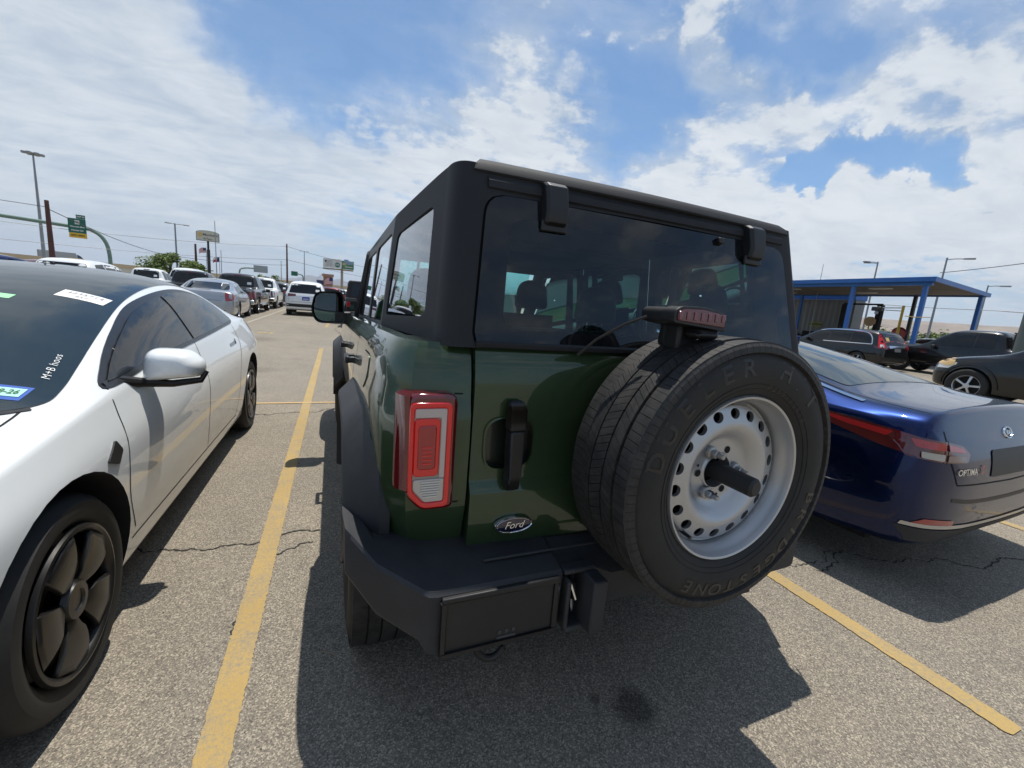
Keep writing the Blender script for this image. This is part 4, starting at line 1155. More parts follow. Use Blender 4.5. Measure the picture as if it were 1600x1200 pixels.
# ------------------------------------------------------------------ white saloon on the left (its nose towards the viewer)
def build_white_saloon():
    T = thing('parked_car', 'white saloon facing the viewer with black wheels and a month sticker on the windscreen', 'car', (-1.645, .60, 0))
    # y, W, zb, zs, zc, wb, zbelt, wr, zr, zt
    st = [(-.02, .40, .34, .40, .46, .38, .50, .30, .52, .53), (.0, .58, .28, .38, .50, .54, .545, .42, .57, .58), (.10, .76, .21, .38, .54, .70, .60, .56, .635, .66), (.40, .895, .175, .40, .64, .845, .735, .70, .775, .80),
          (.88, .938, .17, .42, .70, .885, .835, .76, .862, .885), (1.06, .938, .17, .42, .71, .885, .858, .775, .885, .915), (1.25, .936, .17, .42, .71, .878, .876, .785, .925, .985), (1.6, .935, .17, .42, .71, .868, .900, .755, 1.055, 1.115), (2.0, .935, .17, .42, .715, .862, .922, .715, 1.175, 1.245),
          (2.4, .935, .17, .42, .72, .858, .942, .680, 1.258, 1.325), (2.9, .935, .17, .42, .73, .852, .963, .660, 1.298, 1.365), (3.4, .938, .17, .42, .74, .842, .982, .655, 1.268, 1.340), (3.85, .942, .18, .43, .75, .825, .996, .650, 1.165, 1.245),
          (4.25, .935, .20, .45, .76, .800, .998, .655, 1.050, 1.110), (4.55, .90, .23, .46, .76, .770, .985, .66, 1.010, 1.035), (4.82, .82, .27, .46, .74, .72, .955, .60, .985, 1.0), (4.92, .72, .32, .48, .70, .66, .80, .55, .82, .83), (4.94, .5, .4, .5, .65, .45, .70, .4, .71, .715)]
    B, BV = shell_body(T, 'body', st, WHITE, [(.97, .335, .378), (3.94, .335, .378)], 3, ((5, .75), (2, .5), (4, .35)))
    def tw(u, f, z): pass
    # windscreen and roof glass: one dark sweep seen from above (car's left side is at +x here)
    half = [(0, .98), (.35, 1.0), (.60, 1.04), (.735, 1.09), (.795, 1.165), (.795, 1.27), (.768, 1.45), (.722, 1.74), (.668, 2.1), (.632, 2.5), (.612, 2.9), (.605, 3.3), (.595, 3.6), (.565, 4.0), (.51, 4.28), (0, 4.36)]
    h = smooth_loop([Vector(p) for p in half], 5, False)
    out = list(h)+[Vector((-p.x, p.y)) for p in h[1:-1][::-1]]
    wg = obj('windscreen', decal(BV, 'T', out, .004, .06, .006), mat('screen_glass', (.012, .022, .026), .012, 0, 0, .75), T, ang=60)
    # black ceramic edge of the screen
    inn = [Vector((p.x*.90, 1.16+(p.y-1.02)*.93)) for p in h]
    # cowl strip
    cw = smooth_loop([Vector(p) for p in ((-.77, 1.135), (-.6, 1.035), (0, .965), (.6, 1.035), (.77, 1.135))], 6, False)
    obj('cowl_strip', strip(BV, 'T', [tuple(p) for p in cw], .06, .0035), BLK, wg, smooth=False)
    # side windows with their black surround, both sides
    dlo = [(1.40, .900), (1.50, .972), (1.78, 1.078), (2.12, 1.176), (2.55, 1.236), (2.95, 1.252), (3.30, 1.215), (3.58, 1.135), (3.72, 1.045), (3.66, 1.000), (3.3, .985), (2.6, .958), (1.9, .930)]
    dl = [p for p in smooth_loop([Vector(q) for q in dlo], 6)]
    cc = sum(dl, Vector((0, 0)))/len(dl)
    def shrink(d):
        out = []
        for i, p in enumerate(dl):
            t = (dl[(i+1) % len(dl)]-dl[i-1]); t = t.normalized() if t.length > 0 else Vector((1, 0)); n = Vector((-t.y, t.x))
            if n.dot(cc-p) < 0: n = -n
            out.append(p+n*d)
        return out
    for sd in ('R', 'L'):
        tr = obj('window_trim', decal(BV, sd, dl, .004, .045, .006), mat('satin_black', (.014, .014, .015), .3, vary=.05), T, ang=60)
        g1 = shrink(.020)
        def clip(pts, y0, y1):
            bm = bmesh.new(); f = bm.faces.new([bm.verts.new((p.x, p.y, 0)) for p in pts])
            for y, n in ((y0, -1), (y1, 1)):
                bmesh.ops.bisect_plane(bm, geom=bm.verts[:]+bm.edges[:]+bm.faces[:], plane_co=(y, 0, 0), plane_no=(n, 0, 0), clear_outer=True)
            ff = max(bm.faces, key=lambda f: f.calc_area()); r = [v.co.xy.copy() for v in ff.verts]; bm.free(); return r
        obj('front_window', decal(BV, sd, clip(g1, 1.4, 2.50), .0085, .04), DGLASS, tr, ang=60)
        obj('rear_window', decal(BV, sd, clip(g1, 2.535, 3.8), .0085, .04), DGLASS, tr, ang=60)
        # door gaps, pull handles, sill line
        for p in ([(1.40, .90), (1.36, .80), (1.33, .52), (1.40, .34)], [(2.52, .955), (2.50, .80), (2.46, .5), (2.48, .30)], [(3.62, .985), (3.60, .85), (3.42, .70), (3.36, .45), (3.30, .30)]):
            obj('door_gap', strip(BV, sd, [tuple(q) for q in smooth_loop([Vector(q) for q in p], 5, False)], .006, .0012), DARK, T, smooth=False)
        obj('door_gap', strip(BV, sd, [(1.38, .30), (3.32, .285)], .006, .0012), DARK, T, smooth=False)
        for f0 in (2.18, 3.36):
            obj('flush_handle', decal(BV, sd, rpoly([(f0-.10, .842), (f0+.10, .850), (f0+.10, .872), (f0-.10, .864)], .010, 3), .002, .05), CHROME if False else mat('handle_metal', (.45, .47, .48), .2, .9), T)
            obj('handle_slot', decal(BV, sd, rpoly([(f0+.075, .846), (f0+.105, .85), (f0+.12, .888), (f0+.10, .886)], .006, 3), .004, .05), BLK, T)
        # side repeater camera on the wing
        obj('wing_camera', decal(BV, sd, rpoly([(1.17, .690), (1.255, .745), (1.285, .700), (1.24, .660)], .010, 3), .006, .03, .006), BLK, T, ang=60)
        obj('bonnet_gap', strip(BV, 'T', [tuple(p) for p in smooth_loop([Vector((( 1 if sd == 'R' else -1)*x, y)) for x, y in ((.50, .12), (.70, .40), (.76, .75), (.775, 1.0), (.765, 1.16))], 5, False)], .006, .0015), DARK, T, smooth=False)
        s = 1 if sd == 'R' else -1
        # arch lip
    # mirrors
    for s in (1, -1):
        shp = rpoly([(-.115, -.055), (.105, -.030), (.115, .02), (.06, .075), (-.10, .080)], [.02, .02, .03, .05, .05], 5)
        rows = []
        for dy, sc, dz in ((-.085, .45, .005), (-.07, .75, .004), (-.035, .95, .002), (.02, 1., 0), (.06, .98, 0), (.062, .9, 0)):
            rows.append([(s*(.985+p.x*sc), 1.69+dy, .932+p.y*1.12*sc+dz) for p in shp])
        m = MB().grid(rows, True); n = len(shp); m.f += [tuple(range(n))[::-1], tuple(range(5*n, 6*n))]; m.m += [0, 0]
        M_ = obj('door_mirror', m, WHITE, T, ang=60, subs=1)
        base = MB().tube([(s*.835, 1.52, .905), (s*.89, 1.63, .880), (s*.98, 1.68, .866), (s*1.08, 1.70, .880), (s*1.10, 1.71, .92)], [.028, .020, .016, .014, .010], 10)
        obj('mirror_base', base, BLK, M_)
        obj('mirror_glass', MB().add([(s*(.985+p.x*.85), 1.754, .932+p.y*.85) for p in shp], [tuple(range(n))]), MIRG, M_, smooth=False)
    # papers and writing on the windscreen
    def on_screen(name, u, f, w, hh, m, par=wg, off=.005, sk=0):
        q = [(u-w/2, f-hh/2), (u+w/2, f-hh/2), (u+w/2+sk, f+hh/2), (u-w/2+sk, f+hh/2)]
        return obj(name, decal(BV, 'T', q, off, .05), m, par, smooth=False)
    on_screen('paper_tag', .555, 2.04, .17, .10, PLATE)
    for txt, (du, df), sz in (('4235714', (0, .016), .034), ('857', (.0, -.024), .026)):
        obj('tag_lettering', project_text(BV, 'T', text_mesh(txt, sz, spacing=1.1), (.555+du, 2.04+df), (1, 0), (0, 1.2), .007), mat('gray_ink', (.25, .25, .27), .8), wg, smooth=False)
    on_screen('green_tag', .33, 1.90, .10, .05, mat('green_paper', (.35, .75, .40), .7))
    on_screen('month_sticker', .690, 1.20, .100, .085, mat('sticker_blue', (.03, .10, .42), .5))
    on_screen('sticker_panel', .690, 1.202, .080, .050, mat('sticker_pale', (.42, .78, .66), .6), off=.0065)
    obj('sticker_lettering', project_text(BV, 'T', text_mesh('08-26', .027, bold=.0006), (.690, 1.202), (1, 0), (0, 1.3), .0078), mat('sticker_ink', (.05, .16, .07), .7), wg, smooth=False)
    wr = text_mesh('M+B hoos', .034, 0, .3, -.0003, spacing=1.1)
    obj('chalk_writing', project_text(BV, 'T', wr, (.722, 1.385), (-.22, 1.1), (-.95, -.2), .0065), PLATE, wg, smooth=False)
    # lamps, badge-free nose, hidden from this side but real
    for sd in ('F',):
        pass
    for s in (-1, 1):
        obj('headlamp', decal(BV, 'R' if s > 0 else 'L', rpoly([(.16, .56), (.20, .66), (.52, .735), (.55, .70), (.35, .60)], .02, 4), .003, .06), CLEAR, T, ang=60)
        obj('tail_lamp', decal(BV, 'R' if s > 0 else 'L', rpoly([(4.45, .86), (4.50, .95), (4.80, .93), (4.82, .84)], .02, 4), .003, .06), REDL, T, ang=60)
    # wheels: dark five-blade aero covers
    AER = mat('aero_cover', (.011, .0102, .0095), .40, .2, .2, bump=.1, bscale=400)
    for s in (1, -1):
        for y in (.97, 3.94):
            R, r, w = .328, .226, .235
            wh = obj('wheel', MB().lathe(tyre_profile(R, r, w), 64), RUB, T, ang=40); wh.location = (s*.800, y, R-.004)
            o = w/2
            ring = MB().lathe([(s*(o-.012), r+.004), (s*(o+.002), r+.001), (s*(o+.004), r-.008), (s*(o-.006), r-.020), (s*(o-.03), r-.024)], 56)
            obj('rim', ring, AER, wh, ang=50)
            obj('brake_disc', MB().lathe([(s*(o-.075), r-.02), (s*(o-.075), .06)], 40).lathe([(s*(o-.06), .15), (s*(o-.058), .06)], 40), mat('brake_iron', (.10, .095, .09), .4, .8), wh)
            obj('wheel_well', MB().lathe([(s*(o-.10), r), (s*(o-.10), .001)], 30), DARK, wh)
            for k in range(5):
                M = Matrix.Rotation(2*pi*k/5+.33, 4, 'X')
                b = MB(); rows = []
                for i in range(9):
                    rr = .045+(r-.020-.045)*i/8; t = (rr-.045)/(r-.065)
                    a0 = -.36-.02*t; a1 = .36-.16*t*0+.02*t
                    a0 = -(.55-.12*t); a1 = .46-.02*t
                    if t < .35: a0 = -.40-.08*t; a1 = .40+.1*t
                    x = s*(o-.004-.014*(1-t)+.012*sin(pi*t))
                    rows.append([(x-s*.010, rr*sin(a0), rr*cos(a0)), (x, rr*sin(a0+.04), rr*cos(a0+.04)), (x+s*.004, 0 if False else rr*sin((a0+a1)/2), rr*cos((a0+a1)/2)), (x-s*.003, rr*sin(a1-.04), rr*cos(a1-.04)), (x-s*.014, rr*sin(a1), rr*cos(a1))])
                b.grid(rows)
                obj('aero_blade', b.xf(M), AER, wh, ang=40, solid=.004)
            hb = MB().lathe([(s*(o-.02), .062), (s*(o-.002), .055), (s*(o+.0), .034), (s*(o-.006), .030), (s*(o-.006), .001)], 24)
            obj('hub', hb, AER, wh, ang=40)
    obj('underbody', MB().box((0, 2.4, .22), (1.5, 4.3, .10)), DARK, T, smooth=False)
    return T
build_white_saloon()

# ------------------------------------------------------------------ dark blue saloon on the right
def build_blue_saloon():
    T = thing('parked_car', 'dark blue saloon with long red tail lamps right of the green off-roader', 'car', (3.55, 1.06, 0), radians(2))
    st = [(-.03, .45, .36, .42, .50, .42, .60, .36, .64, .66), (.0, .66, .29, .42, .55, .62, .74, .50, .78, .80), (.045, .79, .25, .44, .60, .75, .885, .62, .895, .905), (.072, .825, .243, .44, .61, .785, .925, .66, .985, 1.0), (.086, .845, .238, .45, .62, .80, .945, .68, 1.022, 1.048), (.105, .862, .235, .45, .62, .81, .950, .69, 1.028, 1.056), (.17, .888, .225, .46, .64, .828, .957, .70, 1.032, 1.060),
          (.45, .915, .20, .46, .68, .850, .965, .715, 1.040, 1.075), (.56, .92, .20, .46, .69, .852, .968, .715, 1.058, 1.100), (.85, .928, .19, .46, .70, .852, .968, .660, 1.125, 1.200), (1.25, .93, .18, .46, .71, .850, .965, .610, 1.215, 1.310), (1.7, .93, .18, .46, .71, .850, .960, .585, 1.295, 1.388),
          (2.3, .93, .18, .46, .71, .85, .95, .575, 1.335, 1.425), (2.9, .93, .18, .46, .70, .85, .935, .58, 1.320, 1.41), (3.4, .93, .18, .46, .70, .85, .92, .62, 1.20, 1.28), (3.9, .93, .18, .46, .69, .84, .90, .70, 1.02, 1.07), (4.2, .91, .18, .45, .66, .82, .87, .70, .95, .98), (4.6, .83, .2, .42, .6, .75, .76, .62, .82, .85), (4.8, .62, .28, .4, .54, .56, .62, .45, .66, .67), (4.84, .4, .34, .42, .5, .36, .55, .3, .57, .58)]
    ZQ = lambda z: z if z < .36 else .36+(z-.36)*.905
    st = [(r[0], r[1], ZQ(r[2]), ZQ(r[3]), ZQ(r[4]), r[5], ZQ(r[6]), r[7], ZQ(r[8]), ZQ(r[9])) for r in st]
    B, BV = shell_body(T, 'body', st, BLUE, [(1.06, .335, .375), (3.86, .335, .375)], 3, ((5, .6), (2, .4)))
    # rear window
    rg = rpoly([(-.60, .575), (.60, .575), (.50, 1.46), (-.50, 1.46)], [.05, .05, .12, .12], 6)
    rw = obj('rear_window', decal(BV, 'T', rg, .003, .08, .004), mat('heated_glass', (.018, .030, .032), .012, 0, 0, .9), T, ang=60)
    # side windows and bright trim
    dlo = [(p[0], ZQ(p[1])) for p in [(1.02, 1.035), (1.16, 1.13), (1.55, 1.235), (2.2, 1.293), (2.8, 1.275), (3.3, 1.17), (3.62, 1.02), (3.62, .965), (2.6, .975), (1.5, 1.005)]]
    dl = smooth_loop([Vector(p) for p in dlo], 5)
    for sd in ('L', 'R'):
        w = obj('side_window', decal(BV, sd, dl, .003, .09), DGLASS, T, ang=60)
        s = -1 if sd == 'L' else 1
        # bright strip from the boot edge up the rear pillar and over the doors
        pth = [(s*.752, .40), (s*.718, .60), (s*.660, .92), (s*.625, 1.20), (s*.602, 1.55), (s*.592, 2.1), (s*.598, 2.7), (s*.625, 3.1)]
        obj('chrome_trim', strip(BV, 'T', [tuple(p) for p in smooth_loop([Vector(p) for p in pth], 5, False)],   .026, .006), CHROME, T, ang=60)
        pth = [(s*.675, .55), (s*.622, .90), (s*.577, 1.25), (s*.555, 1.6)]
        obj('window_seal', strip(BV, 'T', pth, .012, .005), BLK, T, ang=60)
        for p in ([(1.42, .99), (1.40, .80), (1.36, .40)], [(2.42, .96), (2.42, .3)], [(3.5, .93), (3.48, .3)]):
            obj('door_gap', strip(BV, sd, p, .006, .0012), DARK, T, smooth=False)
        obj('door_handle', decal(BV, sd, rpoly([(1.5, .81), (1.72, .815), (1.72, .84), (1.5, .835)], .01, 3), .012, .05, .012), BLUE, T)
    # boot lid gap
    for s in (-1, 1):
        obj('boot_gap', strip(BV, 'T', [tuple(p) for p in smooth_loop([Vector(p) for p in ((s*.680, .53), (s*.700, .35), (s*.705, .16), (s*.695, .075))], 5, False)], .007, .001), DARK, T, smooth=False)
        obj('boot_gap', strip(BV, 'B', [tuple(p) for p in smooth_loop([Vector(p) for p in ((s*.695, ZQ(.93)), (s*.675, ZQ(.80)), (s*.625, ZQ(.70)), (s*.585, ZQ(.625)))], 5, False)], .007, .0015), DARK, T, smooth=False)
    obj('boot_gap', strip(BV, 'B', [(-.585, ZQ(.625)), (0, ZQ(.612)), (.585, ZQ(.625))], .007, .0015), DARK, T, smooth=False)
    # tail lamps: one piece wrapping the corner, red over dark with clear reverse window
    for s in (-1, 1):
        sd = 'L' if s < 0 else 'R'
        Z2 = lambda pts: [(p[0], ZQ(p[1])) for p in pts]
        side = rpoly(Z2([(.70, .925), (.50, .930), (.20, .905), (.085, .888), (.085, .782), (.24, .805), (.50, .865)]), [.012]*7, 3)
        L1 = obj('tail_lamp', decal(BV, sd, side, .005, .04, .006), REDD, T, ang=60)
        rear = rpoly(Z2([(s*.845, .892), (s*.72, .880), (s*.55, .845), (s*.50, .800), (s*.53, .755), (s*.72, .760), (s*.845, .778)]), [.010]*7, 3)
        L2 = obj('tail_lamp', decal(BV, 'B', rear, .007, .04, .006), REDD, T, ang=60)
        CL = mat('blue_car_lens', (.42, .012, .014), .08, 0, 1.)
        obj('brake_lens', decal(BV, sd, rpoly(Z2([(.58, .912), (.50, .917), (.20, .893), (.22, .862), (.40, .880)]), .008, 3), .010, .04), CL, L1, ang=60)
        obj('brake_lens', decal(BV, 'B', rpoly(Z2([(s*.825, .879), (s*.715, .868), (s*.715, .828), (s*.825, .836)]), .008, 3), .012, .04), CL, L2, ang=60)
        obj('brake_lens', decal(BV, 'B', rpoly(Z2([(s*.695, .862), (s*.565, .832), (s*.545, .808), (s*.695, .826)]), .008, 3), .012, .04), CL, L2, ang=60)
        obj('reverse_lens', decal(BV, 'B', rpoly(Z2([(s*.815, .816), (s*.715, .808), (s*.715, .768), (s*.815, .782)]), .006, 3), .012, .04), mat('reverse_pale', (.42, .42, .40), .15, .2, 1.), L2, ang=60)
        obj('reverse_lens', decal(BV, 'B', rpoly(Z2([(s*.695, .804), (s*.55, .790), (s*.555, .764), (s*.695, .768)]), .006, 3), .012, .04), mat('reverse_dim', (.22, .16, .15), .2, .2, 1.), L2, ang=60)
        obj('lamp_split', strip(BV, 'B', Z2([(s*.705, .885), (s*.705, .755)]), .006, .014), DARK, L2, smooth=False)
        obj('bumper_reflector', decal(BV, 'B', rpoly([(s*.80, .392), (s*.54, .374), (s*.54, .402), (s*.74, .418)], .006, 3), .005, .05), REDL, T, ang=60)
    # satin strip and dark lower bumper
    st_ = smooth_loop([Vector(p) for p in ((-.83, .388), (-.6, .368), (0, .352), (.6, .368), (.83, .388))], 6, False)
    obj('bumper_strip', strip(BV, 'B', [tuple(p) for p in st_], .020, .006), mat('satin_trim', (.50, .50, .50), .3, .8), T, ang=60)
    low = [tuple(p) for p in smooth_loop([Vector(p) for p in ((-.84, .372), (-.6, .350), (0, .334), (.6, .350), (.84, .372))], 5, False)]+[(.78, .285), (.5, .268), (-.5, .268), (-.78, .285)]
    obj('lower_bumper', decal(BV, 'B', low, .005, .08), GRAIN, T, ang=60)
    obj('bumper_gap', strip(BV, 'B', [tuple(p) for p in smooth_loop([Vector(p) for p in ((-.60, .520), (-.40, .498), (0, .490), (.40, .498), (.60, .520))], 5, False)], .022, .0015), BLK, T, ang=60)
    # number plate hollow with a torn dealer insert
    obj('plate_hollow', decal(BV, 'B', rpoly([(-.275, .625), (.275, .625), (.25, .765), (-.25, .765)], .02, 4), .004, .06), BLK, T, ang=60)
    # round maker's badge and lettering
    bd = MB()
    def el(rx, rz, n=36): return [(rx*cos(2*pi*i/n), .845+rz*sin(2*pi*i/n)) for i in range(n)]
    rows = [[tuple(hit(BV, 'B', x, z, o)) for x, z in el(a, b)] for a, b, o in ((.052, .032, .002), (.050, .030, .008), (.045, .026, .008), (.044, .025, .004))]
    obj('badge', MB().grid(rows, True), CHROME, T, ang=60)
    obj('badge_lettering', project_text(BV, 'B', text_mesh('KIA', .030, bold=.001), (0, .845), (1, 0), (0, 1.0), .008), CHROME, T, smooth=False)
    obj('model_lettering', project_text(BV, 'B', text_mesh('OPTIMA', .046, bold=.0008, spacing=1.05), (-.520, .668), (1, .0), (0, 1.0), .006), CHROME, T, smooth=False)
    obj('model_lettering', project_text(BV, 'B', text_mesh('S', .060, 0, .5, .0012), (-.385, .672), (1, .0), (0, 1.0), .007), mat('red_chrome', (.5, .10, .10), .2, .8), T, smooth=False)
    # shark-fin aerial
    zr = hit(BV, 'T', 0, 1.36, 0).z; z0_ = hit(BV, 'T', 0, 1.24, 0).z
    fin = MB().hexa([(-.022, 1.30, zr-.03), (.022, 1.30, zr-.03), (.016, 1.50, zr+.02), (-.016, 1.50, zr+.02), (-.004, 1.29, zr+.048), (.004, 1.29, zr+.048), (.004, 1.36, zr+.048), (-.004, 1.36, zr+.048)])
    obj('roof_fin', fin, BLUE, T, bevel=.006)
    obj('third_brake_lamp', MB().box((0, 1.42, zr-.045), (.30, .05, .02)), REDD, T, smooth=False)
    for s in (-1, 1):
        for y in (1.06, 3.86): add_wheel(T, s*.815, y, .332, .225, .225, s, ALLOY, 5, True)
        m = MB(); shp = rpoly([(-.10, -.06), (.10, -.05), (.10, .06), (-.09, .07)], .04, 5)
        rows = [[(s*(1.0+p.x*sc), 3.1+dy, .93+p.y*sc) for p in shp] for dy, sc in ((0, .9), (.005, 1), (.07, .8), (.10, .4))]
        m.grid(rows, True); m.f.append(tuple(range(3*len(shp), 4*len(shp)))); m.m.append(0); obj('door_mirror', m, BLUE, T)
    obj('underbody', MB().box((0, 2.4, .24), (1.5, 4.3, .10)), DARK, T, smooth=False)
    return T
build_blue_saloon()
# ------------------------------------------------------------------ other parked vehicles
TEMPL = {
 'saloon': dict(wheels=(1.10, 4.15), R=.335, st=[(-.02, .5, .36, .44, .55, .46, .66, .4, .69, .70), (0, .70, .30, .44, .58, .66, .74, .56, .78, .80), (.05, .86, .26, .45, .70, .82, .92, .70, .98, 1.0), (.11, .92, .24, .45, .72, .88, .98, .74, 1.045, 1.06), (.55, .945, .21, .45, .74, .90, 1.0, .76, 1.06, 1.08), (.86, .95, .2, .45, .75, .90, 1.0, .73, 1.09, 1.12),
    (1.30, .95, .19, .45, .75, .895, .995, .675, 1.29, 1.36), (1.75, .95, .19, .45, .75, .89, .99, .65, 1.385, 1.455), (2.4, .95, .19, .45, .75, .89, .975, .645, 1.41, 1.48), (3.0, .95, .19, .45, .74, .89, .965, .66, 1.35, 1.43), (3.55, .95, .19, .45, .73, .885, .95, .75, 1.07, 1.12), (3.8, .945, .19, .45, .72, .88, .94, .78, .99, 1.02), (4.5, .92, .20, .45, .68, .84, .88, .74, .92, .95), (4.9, .82, .25, .44, .62, .74, .78, .6, .82, .84), (5.03, .6, .32, .44, .55, .55, .62, .45, .66, .67)]),
 'suv': dict(wheels=(1.0, 4.05), R=.37, st=[(-.02, .6, .42, .5, .62, .55, .80, .5, .84, .86), (0, .78, .36, .5, .66, .74, .90, .66, .95, .97), (.05, .91, .31, .5, .74, .88, 1.02, .78, 1.08, 1.10), (.12, .955, .29, .5, .76, .92, 1.08, .78, 1.20, 1.22), (.26, .97, .27, .5, .78, .93, 1.09, .73, 1.48, 1.52), (.40, .975, .26, .5, .78, .93, 1.09, .70, 1.66, 1.72), (.75, .98, .25, .5, .78, .93, 1.085, .70, 1.71, 1.77),
    (1.6, .985, .24, .5, .78, .93, 1.075, .71, 1.73, 1.795), (2.5, .985, .24, .5, .78, .93, 1.065, .71, 1.70, 1.775), (3.1, .98, .24, .5, .77, .93, 1.055, .73, 1.60, 1.66), (3.65, .98, .24, .5, .76, .92, 1.04, .80, 1.22, 1.27), (3.9, .975, .25, .5, .75, .91, 1.03, .82, 1.09, 1.12), (4.6, .94, .26, .5, .72, .86, .96, .74, 1.00, 1.03), (5.0, .84, .30, .48, .66, .76, .84, .6, .88, .90), (5.13, .62, .38, .48, .6, .56, .68, .45, .72, .73)]),
 'pickup': dict(wheels=(1.22, 4.85), R=.40, st=[(-.02, .7, .50, .58, .70, .68, .95, .62, 1.06, 1.065), (0, .90, .46, .58, .74, .88, 1.02, .82, 1.13, 1.14), (.04, .97, .44, .58, .78, .94, 1.06, .90, 1.165, 1.168), (.5, .99, .42, .58, .80, .96, 1.08, .92, 1.175, 1.178), (1.72, 1.0, .41, .58, .82, .965, 1.09, .92, 1.18, 1.183), (1.80, 1.0, .41, .58, .82, .965, 1.10, .82, 1.30, 1.31), (1.90, 1.0, .41, .58, .82, .965, 1.10, .745, 1.76, 1.80), (2.05, 1.0, .41, .58, .82, .965, 1.10, .735, 1.84, 1.90),
    (2.6, 1.0, .41, .58, .82, .965, 1.10, .735, 1.86, 1.925), (3.3, 1.0, .41, .58, .82, .965, 1.09, .74, 1.82, 1.89), (3.75, 1.0, .41, .58, .81, .96, 1.08, .78, 1.55, 1.60), (4.1, 1.0, .41, .58, .80, .955, 1.07, .86, 1.20, 1.24), (4.4, 1.0, .42, .58, .80, .95, 1.07, .84, 1.14, 1.18), (5.3, .98, .44, .58, .78, .92, 1.04, .80, 1.09, 1.12), (5.65, .90, .48, .58, .74, .84, .94, .7, .99, 1.01), (5.8, .7, .55, .62, .7, .66, .82, .55, .86, .87)]),
}
def scale_st(st, L_, W_, H_):
    l0 = st[-1][0]; w0 = max(r[1] for r in st); h0 = max(r[9] for r in st)
    a, b, c = L_/l0, W_/2/w0, H_/h0
    return [(r[0]*a, r[1]*b, r[2]*c, r[3]*c, r[4]*c, r[5]*b, r[6]*c, r[7]*b, r[8]*c, r[9]*c) for r in st], a, b, c
def park(name, kind, label, cat, x, y, rz, paint_, L_, W_, H_, sides='LR', lamp=REDL, trim=True, tag_=True, style=0, group=None, plate=None, rim=None, ns=5, plastic=None, roofrack=False, wheels=None):
    T = thing(name, label, cat, (x, y, 0), rz, group)
    st, a, b, c = scale_st(TEMPL[kind]['st'], L_, W_, H_)
    wr = TEMPL[kind]['R']*c*(1.0 if kind != 'saloon' else 1.0)
    wy = [q*a for q in (wheels or TEMPL[kind]['wheels'])]
    B, BV = shell_body(T, 'body', st, paint_, [(q, wr*.98, wr*1.14) for q in wy], 2, ((5, .6), (2, .4), (7, .25)), arch_w=.30)
    S = lambda pts: [Vector((p[0]*a, p[1]*c)) for p in pts]
    Bk = lambda pts: [Vector((p[0]*b, p[1]*c)) for p in pts]
    if kind == 'saloon':
        rwin = [(-.68, 1.085), (.68, 1.085), (.575, 1.42), (-.575, 1.42)]
        wins = [[(1.08, 1.02), (1.55, 1.31), (2.02, 1.36), (2.02, 1.0)], [(2.08, 1.0), (2.08, 1.365), (2.75, 1.345), (3.42, 1.03), (3.35, .99)]]
        lamps = [[(.66, .70), (.64, .985), (.86, .96), (.86, .72)]]
        side_l = [(.04, .75), (.05, .95), (.26, .94), (.22, .78)]
        plate_z = .60
    elif kind == 'suv':
        rwin = [(-.76, 1.14), (.76, 1.14), (.645, 1.60), (-.645, 1.60)]
        wins = [[(.52, 1.16), (.74, 1.60), (1.42, 1.645), (1.42, 1.14)], [(1.48, 1.14), (1.48, 1.645), (2.36, 1.63), (2.36, 1.12)], [(2.42, 1.12), (2.42, 1.625), (2.98, 1.55), (3.48, 1.15), (3.42, 1.10)]]
        lamps = [[(.44, .98), (.46, 1.09), (.90, 1.10), (.90, .93)]]
        side_l = [(.06, .94), (.12, 1.08), (.42, 1.05), (.34, .96)]
        plate_z = .86
    else:
        rwin = [(-.70, 1.26), (.70, 1.26), (.655, 1.74), (-.655, 1.74)]
        wins = [[(2.08, 1.22), (2.08, 1.74), (2.62, 1.77), (2.62, 1.20)], [(2.68, 1.20), (2.68, 1.77), (3.30, 1.73), (3.92, 1.24), (3.86, 1.17)]]
        lamps = [[(.76, .72), (.76, 1.10), (.93, 1.10), (.93, .74)]]
        side_l = [(.025, .74), (.03, 1.09), (.16, 1.09), (.16, .76)]
        plate_z = .62
    RW = obj('rear_window', decal(BV, 'B', rpoly(Bk(rwin), .05), .004, .15), DGLASS, T, ang=60)
    if tag_:
        u, z = rwin[1][0]*.70*b, (rwin[1][1]+.16)*c
        obj('paper_tag', decal(BV, 'B', [(u-.09, z-.05), (u+.09, z-.05), (u+.09, z+.07), (u-.09, z+.07)], .009, .2), PLATE, RW, smooth=False)
    for sd in sides:
        for w in wins:
            obj('side_window', decal(BV, sd, rpoly(S(w), .04), .004, .18), DGLASS, T, ang=60)
        obj('side_lamp', decal(BV, sd, rpoly(S(side_l), .02, 3), .004, .1), lamp, T, ang=60)
        for w in wins[:-1]:
            xx = w[2][0]+.03 if kind != 'pickup' else w[2][0]+.03
            obj('door_gap', strip(BV, sd, [(xx*a, 1.10*c), (xx*a, .50*c)], .012, .001, .15), DARK, T, smooth=False)
        obj('door_handle', decal(BV, sd, S([(wins[-1][0][0]+.06, .90), (wins[-1][0][0]+.26, .90), (wins[-1][0][0]+.26, .94), (wins[-1][0][0]+.06, .94)]), .012, .2, .012), CHROME if trim else paint_, T)
        s_ = -1 if sd == 'L' else 1
        obj('door_mirror', MB().box((s_*(W_/2+.06), wins[-1][-1][0]*a-.12, 1.12*c), (.20, .10, .16)), BLK if kind == 'pickup' else paint_, T, bevel=.03)
    for s in (-1, 1):
        for l in lamps:
            obj('tail_lamp', decal(BV, 'B', rpoly(Bk([(s*p[0], p[1]) for p in l]), .02, 3), .006, .12, .006), lamp, T, ang=60)
